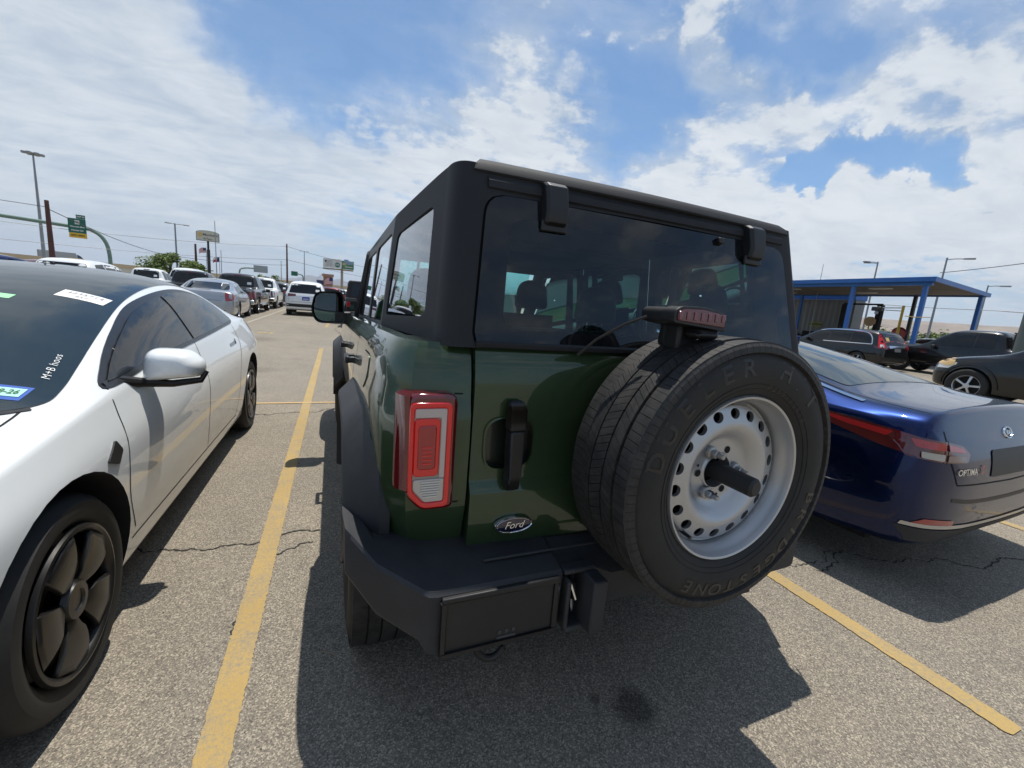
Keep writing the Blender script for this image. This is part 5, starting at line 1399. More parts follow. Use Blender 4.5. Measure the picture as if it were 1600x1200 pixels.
    f = obj('windscreen', decal(BV, 'F', rpoly(Bk([(-.74, 1.0 if kind == 'saloon' else 1.28), (.74, 1.0 if kind == 'saloon' else 1.28), (.60, 1.38 if kind == 'saloon' else 1.68), (-.60, 1.38 if kind == 'saloon' else 1.68)]), .04), .004, .2), DGLASS, T, ang=60)
    for s in (-1, 1):
        obj('headlamp', decal(BV, 'R' if s > 0 else 'L', rpoly(S([(st[-1][0]/a-.55, .74 if kind == 'saloon' else .86), (st[-1][0]/a-.18, .70 if kind == 'saloon' else .80), (st[-1][0]/a-.16, .62 if kind == 'saloon' else .70), (st[-1][0]/a-.50, .62 if kind == 'saloon' else .72)]), .02, 3), .005, .1), AMBER if style == 3 else CLEAR, T, ang=60)
    if kind == 'pickup':
        bm_ = MB().box((0, -.07, .56*c), (1.9*b, .16, .20*c)); obj('bumper', bm_, CHROME if trim else BLK, T, bevel=.03)
        obj('tailgate_gap', strip(BV, 'B', Bk([(-.72, 1.12), (-.72, .72), (.72, .72), (.72, 1.12)]), .014, .002, .2), DARK, T, smooth=False)
        bed = MB().box((0, .92*a, 1.172*c), (1.56*b, 1.52*a, .02)); obj('bed_cover', bed, BLK, T)
        obj('tailgate_handle', decal(BV, 'B', Bk([(-.10, 1.0), (.10, 1.0), (.10, 1.06), (-.10, 1.06)]), .01, .2), BLK, T)
        obj('brake_lamp', decal(BV, 'B', Bk([(-.16, 1.785), (.16, 1.785), (.16, 1.82), (-.16, 1.82)]), .012, .2), REDD, T)
        for sd in sides: obj('side_step', MB().box(((-1 if sd == 'L' else 1)*(W_/2-.04), 2.95*a, .42*c), (.14, 1.9*a, .05)), CHROME if trim else BLK, T, bevel=.015)
    if kind == 'saloon':
        obj('brake_lamp', decal(BV, 'B', Bk([(-.22, 1.045), (.22, 1.045), (.20, 1.07), (-.20, 1.07)]), .006, .2), REDD, T)
        obj('lower_valance', decal(BV, 'B', Bk([(-.62, .30), (.62, .30), (.66, .40), (-.66, .40)]), .006, .15), BLK, T)
        obj('boot_gap', strip(BV, 'B', Bk([(-.56, 1.0), (-.54, .72), (.54, .72), (.56, 1.0)]), .010, .001, .15), DARK, T, smooth=False)
    if kind == 'suv':
        obj('rear_skirt', decal(BV, 'B', Bk([(-.86, .32), (.86, .32), (.88, .60), (-.88, .60)]), .008, .15, .01), plastic or BLK, T, ang=60)
        obj('hatch_gap', strip(BV, 'B', Bk([(-.80, 1.02), (-.78, .70), (.78, .70), (.80, 1.02)]), .010, .001, .15), DARK, T, smooth=False)
        if trim: obj('chrome_bar', strip(BV, 'B', Bk([(-.44, .985), (.44, .985)]), .03, .008, .15), CHROME, T, smooth=False)
    if plate is not None:
        p_ = obj('number_plate', decal(BV, 'B', Bk([(-.17, plate_z-.07), (.17, plate_z-.07), (.17, plate_z+.10), (-.17, plate_z+.10)]), .010, .2), plate, T)
        obj('plate_lettering', decal(BV, 'B', Bk([(-.13, plate_z-.03), (.13, plate_z-.03), (.13, plate_z+.03), (-.13, plate_z+.03)]), .013, .2), mat('plate_pale', (.45, .5, .7), .6), p_)
    if roofrack:
        for s in (-1, 1):
            obj('roof_rail', MB().tube([(s*.62*b, .8*a, 1.74*c), (s*.64*b, 1.0*a, 1.79*c), (s*.64*b, 2.5*a, 1.77*c), (s*.62*b, 2.8*a, 1.70*c)], .018, 6), CHROME, T)
    obj('underbody', MB().box((0, st[-1][0]*.5, (.40 if kind != 'saloon' else .26)*c), (W_*.80, st[-1][0]*.92, .12)), DARK, T, smooth=False)
    for s in (-1, 1):
        for q in wy: add_wheel(T, s*(W_/2-.145), q, wr, wr*(.64 if kind != 'pickup' else .58), .24, s, rim or ALLOY, ns)
    return T, BV, (a, b, c)

ROW = 'cars parked nose to tail across the lot'
DBLUE = mat('plate_blue', (.02, .03, .30), .5)
SATIN = mat('satin_white_lens', (.7, .7, .68), .2)
T1, BVs, k1 = park('parked_car', 'saloon', 'silver saloon with red tail lamps parked behind the white car, paper tag in window', 'car', -4.22, 17.72, radians(2.5), SILV, 5.05, 1.92, 1.50, plate=None)
T2, _, _ = park('pickup_truck', 'pickup', 'dark grey pickup truck directly ahead of the silver saloon', 'pickup', -4.45, 23.15, radians(.5), GRAY, 5.9, 2.02, 1.90)
T3, _, _ = park('pickup_truck', 'pickup', 'white pickup truck beyond the dark grey one, left of the white crossover', 'pickup', -4.45, 30.2, radians(.5), WHITE, 5.9, 2.04, 1.92, lamp=REDD)
T4, _, _ = park('parked_car', 'suv', 'white crossover with black rear skirt and blue dealer plate in the middle lane', 'car', -1.42, 24.55, 0, WHITE, 5.1, 2.0, 1.80, lamp=REDD, plate=DBLUE)
T5, _, _ = park('pickup_truck', 'pickup', 'black pickup truck showing its cab window behind the silver saloon roof', 'pickup', -7.35, 27.0, 0, BLACKP, 5.9, 2.0, 1.90)
T6, _, _ = park('pickup_truck', 'pickup', 'white pickup truck with wide dark cab window in front of the leafy tree', 'pickup', -11.7, 34.6, radians(1), WHITE, 5.9, 2.0, 1.95)
T7, _, _ = park('parked_car', 'suv', 'white estate with long dark rear window behind the white saloon roof', 'car', -9.05, 20.4, radians(1), WHITE, 5.0, 1.96, 1.80, trim=False)
T8, _, _ = park('parked_car', 'suv', 'navy blue car whose roof shows at the far left edge', 'car', -12.9, 20.2, radians(-32), NAVY, 5.0, 1.96, 1.76, tag_=False)
T9, _, _ = park('parked_car', 'suv', 'dark red car beyond the navy one at the far left', 'car', -12.6, 25.6, radians(-30), MAROON, 5.0, 1.96, 1.74, tag_=False)
T10, _, _ = park('parked_van', 'suv', 'white van with domed roof between the white pickup and the black one', 'van', -11.6, 43.0, radians(-6), WHITE, 5.4, 2.1, 2.35, tag_=False, trim=False)
for (lab, x, y, p_, kd, h_) in (('dark red car in the far row just right of the white crossover', -.42, 42.0, MAROON, 'suv', 1.80), ('black car second in the far row past the dark red one', .15, 49.0, BLACKP, 'suv', 1.80), ('white car third in the far row near the billboard post', .75, 56.0, WHITE, 'suv', 1.78),
                                ('small white hatchback at the far end just left of the black jeep', 1.62, 58.0, WHITE, 'saloon', 1.55), ('black pickup at the far end below the billboard', 1.25, 66.0, BLACKP, 'pickup', 1.9), ('grey car beyond the white pickup and left of the white crossover', -4.2, 37.6, GRAY, 'suv', 1.8)):
    park('pickup_truck' if kd == 'pickup' else 'parked_car', kd, lab, 'pickup' if kd == 'pickup' else 'car', x, y, 0, p_, 4.9, 1.94, h_, sides='L')
# right-hand side
T11, BVc, kc = park('parked_car', 'suv', 'black crossover with tall red tail lamps and yellow tag beyond the blue saloon', 'car', 20.95, 10.05, radians(-2), BLACKP, 4.75, 1.86, 1.62, lamp=REDD, tag_=False, trim=False)
def crossover_extras():
    a, b, c = kc; T = T11
    for s in (-1, 1):
        obj('tall_lamp', decal(BVc, 'B', rpoly([(s*.80*b, 1.0*c), (s*.93*b, 1.0*c), (s*.80*b, 1.66*c), (s*.70*b, 1.66*c)], .02, 3), .012, .1, .01), REDB, T, ang=60)
        sd = 'L' if s < 0 else 'R'
        obj('tall_lamp_side', decal(BVc, sd, rpoly([(.03*a, .98*c), (.22*a, 1.0*c), (.44*a, 1.62*c), (.30*a, 1.66*c), (.12*a, 1.2*c)], .02, 3), .008, .08), REDB, T, ang=60)
        obj('reverse_lens', decal(BVc, sd, rpoly([(.05*a, 1.02*c), (.16*a, 1.03*c), (.19*a, 1.14*c), (.10*a, 1.14*c)], .01, 3), .012, .08), SATIN, T, ang=60)
        pth = smooth_loop([Vector(p) for p in ((.50*a, 1.14*c), (.62*a, 1.45*c), (.9*a, 1.64*c), (1.6*a, 1.69*c), (2.5*a, 1.67*c), (3.0*a, 1.58*c))], 5, False)
        obj('chrome_trim', strip(BVc, sd, [tuple(p) for p in pth], .035, .008, .12), CHROME, T, smooth=False)
        obj('chrome_trim', strip(BVc, sd, [(.50*a, 1.13*c), (1.5*a, 1.11*c), (2.6*a, 1.09*c)], .025, .008, .15), CHROME, T, smooth=False)
    obj('yellow_tag', decal(BVc, 'B', [(-.56, 1.30*c), (-.36, 1.30*c), (-.36, 1.46*c), (-.56, 1.46*c)], .012, .2), mat('yellow_tag', (.70, .50, .18), .7), T)
    obj('chrome_bar', strip(BVc, 'B', [(-.50, 1.06*c), (.50, 1.06*c)], .10, .012, .15), CHROME, T, smooth=False)
    obj('number_plate', decal(BVc, 'B', [(-.2, .86*c), (.2, .86*c), (.2, 1.0*c), (-.2, 1.0*c)], .012, .2), mat('plate_dim', (.25, .25, .24), .6), T)
crossover_extras()
T12, BVp, kp = park('pickup_truck', 'pickup', 'black four-door pickup truck with black tool chests in its bed', 'pickup', 23.4, 5.75, radians(0), BLACKP, 5.9, 2.04, 1.93, trim=False, tag_=False, ns=6)
def bed_gear():
    rnd = random.Random(4)
    for k, (y, h, lab) in enumerate(((7.2, .62, 'tall black tool chest behind the cab in the black pickup bed'), (6.55, .50, 'lower black tool chest farther back in the black pickup bed'))):
        t = thing('tool_chest', lab, 'tool chest', (23.1, y, 1.195))
        obj('box', MB().box((0, 0, h/2), (1.1, .58, h)), BLK, t, bevel=.03); obj('lid', MB().box((0, 0, h+.03), (1.14, .60, .05)), GRAIN, t, bevel=.015)
        obj('latch', MB().box((-.565, 0, h-.04), (.03, .10, .08)), CHROME, t)
bed_gear()
T13, BVk, kk = park('parked_car', 'suv', 'black four-wheel-drive car with clouded headlamp and pale alloy wheel behind the blue saloon', 'car', 14.3, .72, radians(0), BLACKP, 5.05, 2.0, 1.86, style=0, tag_=False, trim=False, ns=5, wheels=(1.0, 4.32))
def clouded_lamps():
    a, b, c = kk; yf = 5.13*a
    for s in (-1, 1):
        sd = 'L' if s < 0 else 'R'
        obj('clouded_headlamp', decal(BVk, sd, rpoly([(yf-.48, .955*c), (yf-.22, .93*c), (yf-.15, .80*c), (yf-.36, .76*c), (yf-.50, .80*c)], .03, 4), .010, .06, .01), AMBER, T13, ang=60)
        obj('arch_trim', strip(BVk, sd, [tuple(p) for p in [(4.32*a+.50*cos(t), .37*c+.50*sin(t)) for t in [pi*i/14 for i in range(15)]]], .05, .02, .05), BLK, T13, ang=60)
    obj('grille', decal(BVk, 'F', [(-.5, .70*c), (.5, .70*c), (.5, .82*c), (-.5, .82*c)], .01, .1), CHROME, T13)
clouded_lamps()
park('pickup_truck', 'pickup', 'white pickup truck seen through the canopy beside the round sign', 'pickup', 41.5, 19.3, radians(-150), WHITE, 5.6, 1.98, 1.85, tag_=False, trim=False)
park('parked_car', 'saloon', 'white car beyond the canopy behind the black lift post', 'car', 39.0, 22.6, radians(-120), WHITE, 4.6, 1.8, 1.45, tag_=False)
park('parked_car', 'saloon', 'black car under the canopy right of the yellow barrels', 'car', 33.0, 12.2, radians(60), BLACKP, 4.8, 1.84, 1.50, tag_=False)
for i, (x, y, p_, lab) in enumerate(((66, 21.2, WHITE, 'white car in the far right distance beside the thick grey pole'), (60, 18.3, SILV, 'silver car in front of the far white one by the thick grey pole'))):
    park('parked_car', 'saloon', lab, 'car', x, y, radians(80), p_, 4.6, 1.8, 1.48, tag_=False)

def build_jeep():
    T = thing('off_road_vehicle', 'black boxy jeep with spare wheel on its tail, ahead of the green off-roader', 'off-roader', (1.15, 18.0, 0))
    body = MB()
    body.hexa([(-.78, 0, .50), (.78, 0, .50), (.78, 2.4, .50), (-.78, 2.4, .50), (-.80, .02, 1.15), (.80, .02, 1.15), (.80, 2.4, 1.13), (-.80, 2.4, 1.13)])
    body.hexa([(-.74, 2.4, .55), (.74, 2.4, .55), (.62, 3.9, .58), (-.62, 3.9, .58), (-.76, 2.4, 1.13), (.76, 2.4, 1.13), (.62, 3.9, 1.08), (-.62, 3.9, 1.08)])
    obj('body', body, BLACKP, T, bevel=.03)
    top = MB().hexa([(-.78, .03, 1.155), (.78, .03, 1.155), (.76, 2.35, 1.155), (-.76, 2.35, 1.155), (-.68, .12, 1.83), (.68, .12, 1.83), (.68, 2.0, 1.83), (-.68, 2.0, 1.83)])
    obj('hardtop', top, HARDTOP, T, bevel=.05)
    obj('rear_window', MB().hexa([(-.60, .035, 1.22), (.60, .035, 1.22), (.60, .045, 1.22), (-.60, .045, 1.22), (-.56, .10, 1.70), (.56, .10, 1.70), (.56, .11, 1.70), (-.56, .11, 1.70)]), DGLASS, T, bevel=.004)
    for s in (-1, 1):
        obj('side_window', MB().hexa([(s*.775, .25, 1.22), (s*.785, .25, 1.22), (s*.785, 1.0, 1.22), (s*.775, 1.0, 1.22), (s*.702, .28, 1.70), (s*.712, .28, 1.70), (s*.712, 1.0, 1.70), (s*.702, 1.0, 1.70)]), DGLASS, T)
        obj('tail_lamp', MB().box((s*.70, -.02, .92), (.13, .06, .20)), REDL, T, bevel=.015)
        for y in (.62, 3.05):
            fl = MB().grid([[(s*x, y+.50*cos(t)*1.05, .42+.52*sin(t)) for t in [pi*.05+pi*.9*i/12 for i in range(13)]] for x in (.72, .93)])
            obj('wheel_flare', fl, BLK, T, solid=.03)
            add_wheel(T, s*.80, y, .39, .225, .25, s, ALLOY, 5)
        m = MB().box((s*.98, 2.05, 1.22), (.18, .08, .22)); obj('door_mirror', m, BLK, T, bevel=.03)
    obj('bumper', MB().box((0, -.10, .56), (1.55, .22, .18)), BLK, T, bevel=.03)
    sp = obj('spare_wheel', MB().lathe([(-.14+a_, r) for a_, r in tyre_profile(.38, .215, .25)], 40, 'y', (.12, -.02, .98)), RUB, T)
    obj('rim', MB().lathe([(-.26, .21), (-.25, .19), (-.22, .10), (-.24, .05), (-.24, .001)], 24, 'y', (.12, -.02, .98)), GRAY, sp)
    obj('brake_lamp', MB().box((.12, -.12, 1.42), (.22, .06, .05)), REDD, T, bevel=.01)
    obj('underbody', MB().box((0, 1.9, .5), (1.3, 3.6, .2)), DARK, T)
build_jeep()
# ------------------------------------------------------------------ street furniture, canopy, trees, distance
def at(az, d, z=0): return Vector((d*sin(radians(az)), d*cos(radians(az)), z))
GALV = mat('galvanised_steel', (.26, .28, .30), .5, .6, vary=.1, vscale=2)
GGREEN = mat('sage_paint', (.16, .24, .20), .5, .2, vary=.08, vscale=1)
SIGNG = mat('sign_green', (.004, .115, .075), .45)
SIGNW = mat('sign_white', (.72, .73, .70), .5)
SIGNY = mat('sign_yellow', (.70, .42, .02), .5)
RUST = mat('rust_pole', (.10, .042, .035), .8, vary=.3, vscale=2)
STEELB = mat('blue_paint_steel', (.017, .125, .42), .42, vary=.10, vscale=1.2)
SOFFIT = mat('soffit_panel', (.16, .135, .11), .8, vary=.2, vscale=.8)
CORR = mat('gray_sheet_metal', (.18, .19, .19), .6, .2, vary=.15, vscale=.6)
CONC = mat('pale_concrete', (.62, .57, .48), .9, vary=.12, vscale=.15)
CONC2 = mat('tan_concrete', (.55, .43, .27), .9, vary=.15, vscale=.1)

def flat_text(parent, txt, size, M, m, bold=.0, name='lettering'):
    return obj(name, text_mesh(txt, size, .004, 0, bold).xf(M), m, parent, smooth=False)
def facing(az):    # matrix whose x runs to the viewer's right and y up, for something at azimuth az
    return Matrix.Rotation(radians(-az), 4, 'Z') @ Matrix.Rotation(pi/2, 4, 'X')

def high_mast():
    p = at(-24.7, 165); T = thing('light_mast', 'tall high-mast light pole rising behind the highway sign gantry', 'light pole', p)
    obj('mast', MB().tube([(0, 0, 0), (0, 0, 15), (0, 0, 29)], [.42, .30, .17], 12), GALV, T)
    r = MB().lathe([(28.6, .5), (28.7, .75), (28.9, .75), (29.0, .5)], 16, 'z'); obj('lamp_ring', r, GALV, T)
    for k in range(8):
        a = 2*pi*k/8; obj('lamp_head', MB().box((1.5*cos(a), 1.5*sin(a), 28.75), (1.1, .7, .3), Matrix.Rotation(a, 3, 'Z')), GALV, T)
high_mast()
def pole(name, label, az, d, h, r, m, arms=(), cat='pole', lean=0.):
    p = at(az, d); T = thing(name, label, cat, p)
    obj('post', MB().tube([(0, 0, 0), (lean*h, 0, h)], [r, r*.62], 10), m, T)
    for (a0, ln, zz) in arms:
        v = Vector((cos(radians(a0)), sin(radians(a0)), 0))
        obj('lamp_arm', MB().tube([(0, 0, zz), tuple(v*ln*.5+Vector((0, 0, zz+.05))), tuple(v*ln+Vector((0, 0, zz+.05)))], .04, 6), m, T)
        q = v*(ln+.25); obj('lamp_head', MB().box((q.x, q.y, zz+.05), (.7, .28, .12), Matrix.Rotation(radians(a0), 3, 'Z')), GALV, T, bevel=.03)
    return T
pole('utility_pole', 'dark red-brown utility pole left of the green road sign', -24.2, 46, 6.05, .19, RUST)
pole('street_lamp', 'twin-headed street lamp just left of the dealer sign', -15.35, 78, 8.9, .14, GALV, ((15, 1.0, 8.8), (195, .5, 8.8)), 'street lamp')
pole('utility_pole', 'short dark post between the street lamp and the dealer sign', -13.75, 78, 6.5, .20, RUST)
pole('utility_pole', 'dark utility pole standing left of the white crossover', -5.25, 105, 10.5, .22, RUST)
pole('light_mast', 'thin light pole right of the dark utility pole', -3.45, 150, 13.0, .16, GALV, ((0, .7, 12.8), (180, .7, 12.8)), 'light pole')
pole('light_mast', 'faint light pole left of the dark utility pole', -5.85, 190, 11.5, .16, GALV, (), 'light pole')
pole('flag_pole', 'tall flag pole rising behind the dealer sign', -12.0, 82, 10.5, .07, GALV, (), 'flag pole')
pole('flag_pole', 'shorter flag pole right of the dealer sign post', -11.55, 82, 6.3, .06, GALV, (), 'flag pole')

def gantry():
    p = at(-20.4, 98); T = thing('road_sign_gantry', 'sage green highway gantry with curved arm carrying a green exit sign', 'road sign', p)
    arm = [(0, 0, 0), (0, 0, 2.6), (-.05, 0, 4.6), (-.3, 0, 6.1), (-.9, 0, 7.2), (-1.8, 0, 7.85), (-2.7, 0, 8.05), (-7, 0, 8.25), (-14, 0, 8.5)]
    M = Matrix.Rotation(radians(16), 4, 'Z')
    pts = smooth_loop([Vector(q) for q in arm], 5, False)
    obj('arm', MB().tube([M @ q for q in pts], .27, 14), GGREEN, T)
    obj('flange', MB().lathe([(0, .55), (.7, .55), (.72, .32)], 16, 'z'), GGREEN, T)
    def brd(x0, x1, z0, z1, m, name, dy=-.5):
        b = MB().box(((x0+x1)/2, dy, (z0+z1)/2), (x1-x0, .08, z1-z0)).xf(M); return obj(name, b, m, T, smooth=False)
    S = brd(-4.45, -2.45, 7.2, 9.35, SIGNG, 'sign_panel'); brd(-3.5, -2.47, 9.37, 9.95, SIGNG, 'exit_tab'); brd(-4.42, -2.43, 6.45, 7.19, SIGNY, 'yellow_panel')
    def tx(t, s, x, z, m):
        flat_text(S, t, s, M @ Matrix.Translation((x, -.56, z)) @ Matrix.Rotation(pi/2, 4, 'X'), m, .012)
    tx('Viscount Blvd', .29, -3.45, 8.12, SIGNW); tx('Hunter Dr', .31, -3.45, 7.58, SIGNW); tx('EXIT 25', .26, -2.98, 9.66, SIGNW); tx('EXIT ONLY', .30, -3.43, 6.82, LETTER)
    sh = MB().box((-3.42, -.56, 8.80), (.52, .03, .60)).xf(M); obj('route_shield', sh, SIGNW, S)
    flat_text(S, '62', .36, M @ Matrix.Translation((-3.42, -.60, 8.78)) @ Matrix.Rotation(pi/2, 4, 'X'), LETTER, .012)
    for x in (-4.1, -2.8): obj('sign_bracket', MB().box((x, -.3, 8.2), (.1, .4, 1.8)).xf(M), GALV, T)
gantry()
def far_sign(name, label, az, d, z, w, h, m, arm=2.5):
    p = at(az, d); T = thing(name, label, 'road sign', p, radians(-az))
    obj('arm', MB().tube([tuple(q) for q in smooth_loop([Vector(v) for v in ((-arm, 0, 0), (-arm, 0, z-1.2), (-arm*.8, 0, z-.2), (-arm*.4, 0, z), (w*.4, 0, z))], 4, False)], .2, 8), GGREEN, T)
    obj('sign_panel', MB().box((.3, -.3, z), (w, .08, h)), m, T)
far_sign('road_sign_gantry', 'small distant gantry with a pale blank sign right of the dealer sign', -8.0, 150, 6.3, 3.6, 2.0, mat('sign_back', (.30, .34, .36), .5, .4), 5)
far_sign('road_sign_gantry', 'small dark green road sign between the two distant poles', -4.6, 170, 6.6, 2.0, 1.5, SIGNG, -3)

def highway():
    # raised highway: retaining wall, tan parapet, embankment top
    A, B_ = Vector((-178, 232)), Vector((-16, 346)); t = (B_-A).normalized(); n = Vector((-t.y, t.x)); L_ = (B_-A).length+560
    A = A-t*160
    def blk(z0, z1, o0, o1):
        q = [A+n*o0, A+t*L_+n*o0, A+t*L_+n*o1, A+n*o1]
        return MB().hexa([(v.x, v.y, z0) for v in q]+[(v.x, v.y, z1) for v in q])
    T = thing('retaining_wall', 'long pale concrete wall carrying the highway with a tan parapet on top', 'wall', (A.x, A.y, 0))
    o = obj('wall_face', blk(0, 4.55, 0, 24), CONC, T, smooth=False); q = obj('parapet', blk(4.552, 6.75, .15, .7), CONC2, T, smooth=False)
    for x in (o, q):
        for v in x.data.vertices: v.co -= Vector((A.x, A.y, 0))
    st = structure(obj('highway', blk(4.554, 5.6, .8, 23), ASPH, None, smooth=False))
    # lorry on the highway
    c = A+t*231+n*4.2; a = atan2(t.y, t.x)
    T = thing('lorry', 'grey box lorry with dark blue cab driving along the raised highway', 'lorry', (c.x, c.y, 5.62), a)
    obj('trailer', MB().box((0, 0, 2.75), (12.5, 2.5, 3.0)), mat('trailer_gray', (.36, .38, .39), .5, .2, vary=.1), T, bevel=.05)
    obj('trailer_door', MB().box((-6.27, 0, 2.75), (.05, 2.4, 2.9)), mat('trailer_door', (.25, .22, .22), .6, vary=.3), T)
    obj('cab', MB().hexa([(6.7, -1.2, .6), (9.6, -1.2, .6), (9.6, 1.2, .6), (6.7, 1.2, .6), (6.7, -1.15, 3.7), (8.0, -1.0, 2.9), (8.0, 1.0, 2.9), (6.7, 1.15, 3.7)]), NAVY, T, bevel=.15)
    for x in (-5, -3.8, 6.0, 8.8):
        for s in (-1, 1): obj('wheel', MB().lathe(tyre_profile(.5, .28, .3), 20, 'y', (x, s*1.05, .5)), RUB, T)
    # construction beacon board in front of the wall
    p = at(-22.75, 62); T = thing('work_truck_board', 'yellow traffic board with a dark arrow in front of the highway wall', 'traffic board', p, radians(22))
    obj('post', MB().tube([(0, 0, 0), (0, 0, 2.0)], .06, 6), GALV, T)
    obj('board', MB().prism(rpoly([(-.75, 2.0), (.75, 2.0), (.85, 2.35), (.45, 2.6), (-.45, 2.6), (-.85, 2.35)], .08, 3), -.05, .05, 'y'), SIGNY, T)
    obj('arrow_mark', MB().box((-.1, -.07, 2.3), (.12, .03, .34)).box((.1, -.07, 2.18), (.35, .03, .10)), LETTER, T)
highway()

def dealer_sign():
    p = at(-12.65, 98, 3.1); T = thing('dealer_sign', 'cream arched dealer sign on a dark pole with a yellow round emblem', 'sign', p, radians(12.65-4))
    obj('post', MB().tube([(0, 0, -3.1), (0, 0, 4.0)], .26, 12), BLK, T); obj('upper_post', MB().tube([(0, 0, 4.0), (0, 0, 5.6)], .17, 12), BLK, T)
    pts = [(-1.72, 5.45), (1.72, 5.45)]+[(1.72*cos(t), 6.85+.42*sin(t)) for t in [pi*i/14 for i in range(15)]]
    obj('sign_frame', MB().prism(pts, -.22, .22, 'y'), mat('sign_frame', (.10, .11, .13), .5), T, smooth=False)
    inn = [(x*.95, 5.53+(z-5.45)*.925) for x, z in pts]
    obj('sign_face', MB().prism(inn, -.235, -.20, 'y'), mat('sign_cream', (.55, .54, .44), .5), T, smooth=False)
    Mx = Matrix.Rotation(pi/2, 4, 'X')
    em = MB().lathe([(-.245, .36), (-.255, .30), (-.245, .25)], 28, 'y', (-1.12, 0, 6.48)); obj('emblem', em, SIGNY, T)
    for k in range(3): obj('emblem_bar', MB().box((-1.12, -.25, 6.36+k*.12), (.42-.06*abs(k-1), .02, .05)), SIGNY, T)
    for t, s, x, z in (('Manheim', .62, .42, 6.52), ('El Paso', .44, .0, 5.82)):
        flat_text(T, t, s, Matrix.Translation((x, -.245, z)) @ Mx, mat('sign_ink', (.10, .11, .13), .6), .008)
    obj('lamp_bracket', MB().box((0, 0, .3), (1.3, .14, .14)), BLK, T)
dealer_sign()

FL = [(-12.85, 110, 1.25, .95, 7.2), (-11.72, 112, 1.2, .95, 5.7), (-.35, 150, 2.6, 1.9, 4.0)]
def flag(name, label, az, d, w, h, z, kind, flip):
    p = at(az, d); T = thing(name, label, 'flag', (p.x, p.y, z), radians(-az))
    n = 14
    def P(u, v): return (flip*u*w*.94, .12*w*sin(u*7)*u, v*h-.35*w*u*u-.06*w*sin(u*6+v))
    bands = MB(); stripes = 13 if kind == 'us' else 2
    cols = [mat('flag_red', (.42, .03, .05), .8), mat('flag_white', (.65, .63, .62), .8), mat('flag_blue', (.02, .03, .14), .8)]
    for k in range(stripes):
        v0, v1 = k/stripes, (k+1)/stripes
        mi = (k % 2) if kind == 'us' else (0 if k == 0 else 1)
        u0 = .0
        rows = [[P(i/n, v) for i in range(n+1)] for v in (v0, v1)]
        bands.grid(rows, mi=mi)
    cw = .42 if kind == 'us' else .34; c0 = .46 if kind == 'us' else 0
    rows = [[tuple(Vector(P(cw*i/6, v))+Vector((0, dy, 0))) for i in range(7)] for v, dy in ((c0, -.012*w), (1, -.012*w))]
    o = obj('flag_cloth', bands, cols[:2], T, smooth=False)
    obj('flag_canton', MB().grid(rows).join(MB().grid([[(x, -y*0+y+.024*w, z) for x, y, z in r] for r in rows])), cols[2], T, smooth=False)
    obj('flag_staff', MB().tube([(0, 0, -z), (0, 0, h+.1)], .05, 6), GALV, T)
flag('flag', 'United States flag flying left of the dealer sign pole', FL[0][0], FL[0][1], FL[0][2], FL[0][3], FL[0][4], 'us', -1)
flag('flag', 'Texas flag flying right of the dealer sign pole', FL[1][0], FL[1][1], FL[1][2], FL[1][3], FL[1][4], 'tx', -1)
flag('flag', 'United States flag flying below the billboard', FL[2][0], FL[2][1], FL[2][2], FL[2][3], FL[2][4], 'us', -1)

def billboard():
    p = at(.3, 161, 3.1); T = thing('billboard', 'double billboard on one post with a white and a green poster', 'billboard', p)
    M = Matrix.Rotation(radians(-5), 4, 'Z')
    obj('post', MB().tube([(1.0, 0, -3.1), (1.0, 0, 6.6)], .42, 14), mat('tan_steel', (.33, .29, .22), .6), T)
    obj('catwalk', MB().hexa([(-4.9, -1.2, 5.75), (4.6, -1.2, 5.75), (4.6, .8, 5.75), (-4.9, .8, 5.75), (-4.9, -1.2, 6.15), (4.6, -1.2, 6.15), (4.6, .8, 6.15), (-4.9, .8, 6.15)]).xf(M), mat('tan_catwalk', (.26, .21, .15), .7), T)
    a = obj('left_panel', MB().box((-2.0, -.9, 7.75), (5.6, .25, 2.9)).xf(M), mat('poster_white', (.62, .64, .62), .6, vary=.15, vscale=1.5), T)
    b = obj('right_panel', MB().box((2.85, -.9, 7.60), (3.9, .25, 2.7)).xf(M), mat('poster_green', (.08, .20, .10), .6, vary=.5, vscale=.9), T)
    obj('roundel', MB().lathe([(-1.05, .80), (-1.08, .75), (-1.08, .001)], 28, 'y', (-.35, 0, 7.35)).xf(M), mat('roundel_teal', (.03, .16, .13), .6), a)
    obj('roundel_line', MB().box((-.35, -1.10, 7.35), (1.3, .02, .18)).box((-.35, -1.10, 7.65), (.8, .02, .1)).xf(M), SIGNW, a)
    obj('crest', MB().prism(rpoly([(-4.3, 8.6), (-3.7, 8.6), (-3.75, 8.1), (-4.0, 7.9), (-4.25, 8.1)], .05, 3), -1.06, -1.03, 'y').xf(M), LETTER, a)
    for k in range(5): obj('print_line', MB().box((-3.0, -1.045, 8.55-k*.42), (2.2-.25*(k % 3), .02, .14)).xf(M), mat('print_gray', (.30, .31, .31), .7), a)
    obj('poster_sky', MB().box((3.2, -1.045, 8.35), (3.0, .02, 1.1)).xf(M), mat('poster_blue', (.22, .33, .45), .6), b)
    obj('poster_house', MB().box((1.75, -1.06, 7.9), (1.0, .03, .9)).xf(M), mat('poster_sand', (.42, .40, .20), .6), b)
    obj('poster_lettering', MB().box((3.2, -1.06, 7.0), (2.4, .03, .22)).xf(M), SIGNW, b)
    obj('poster_topper', MB().box((2.4, -.9, 9.15), (1.4, .2, .5)).xf(M), mat('poster_topblue', (.18, .32, .60), .6), b)
billboard()
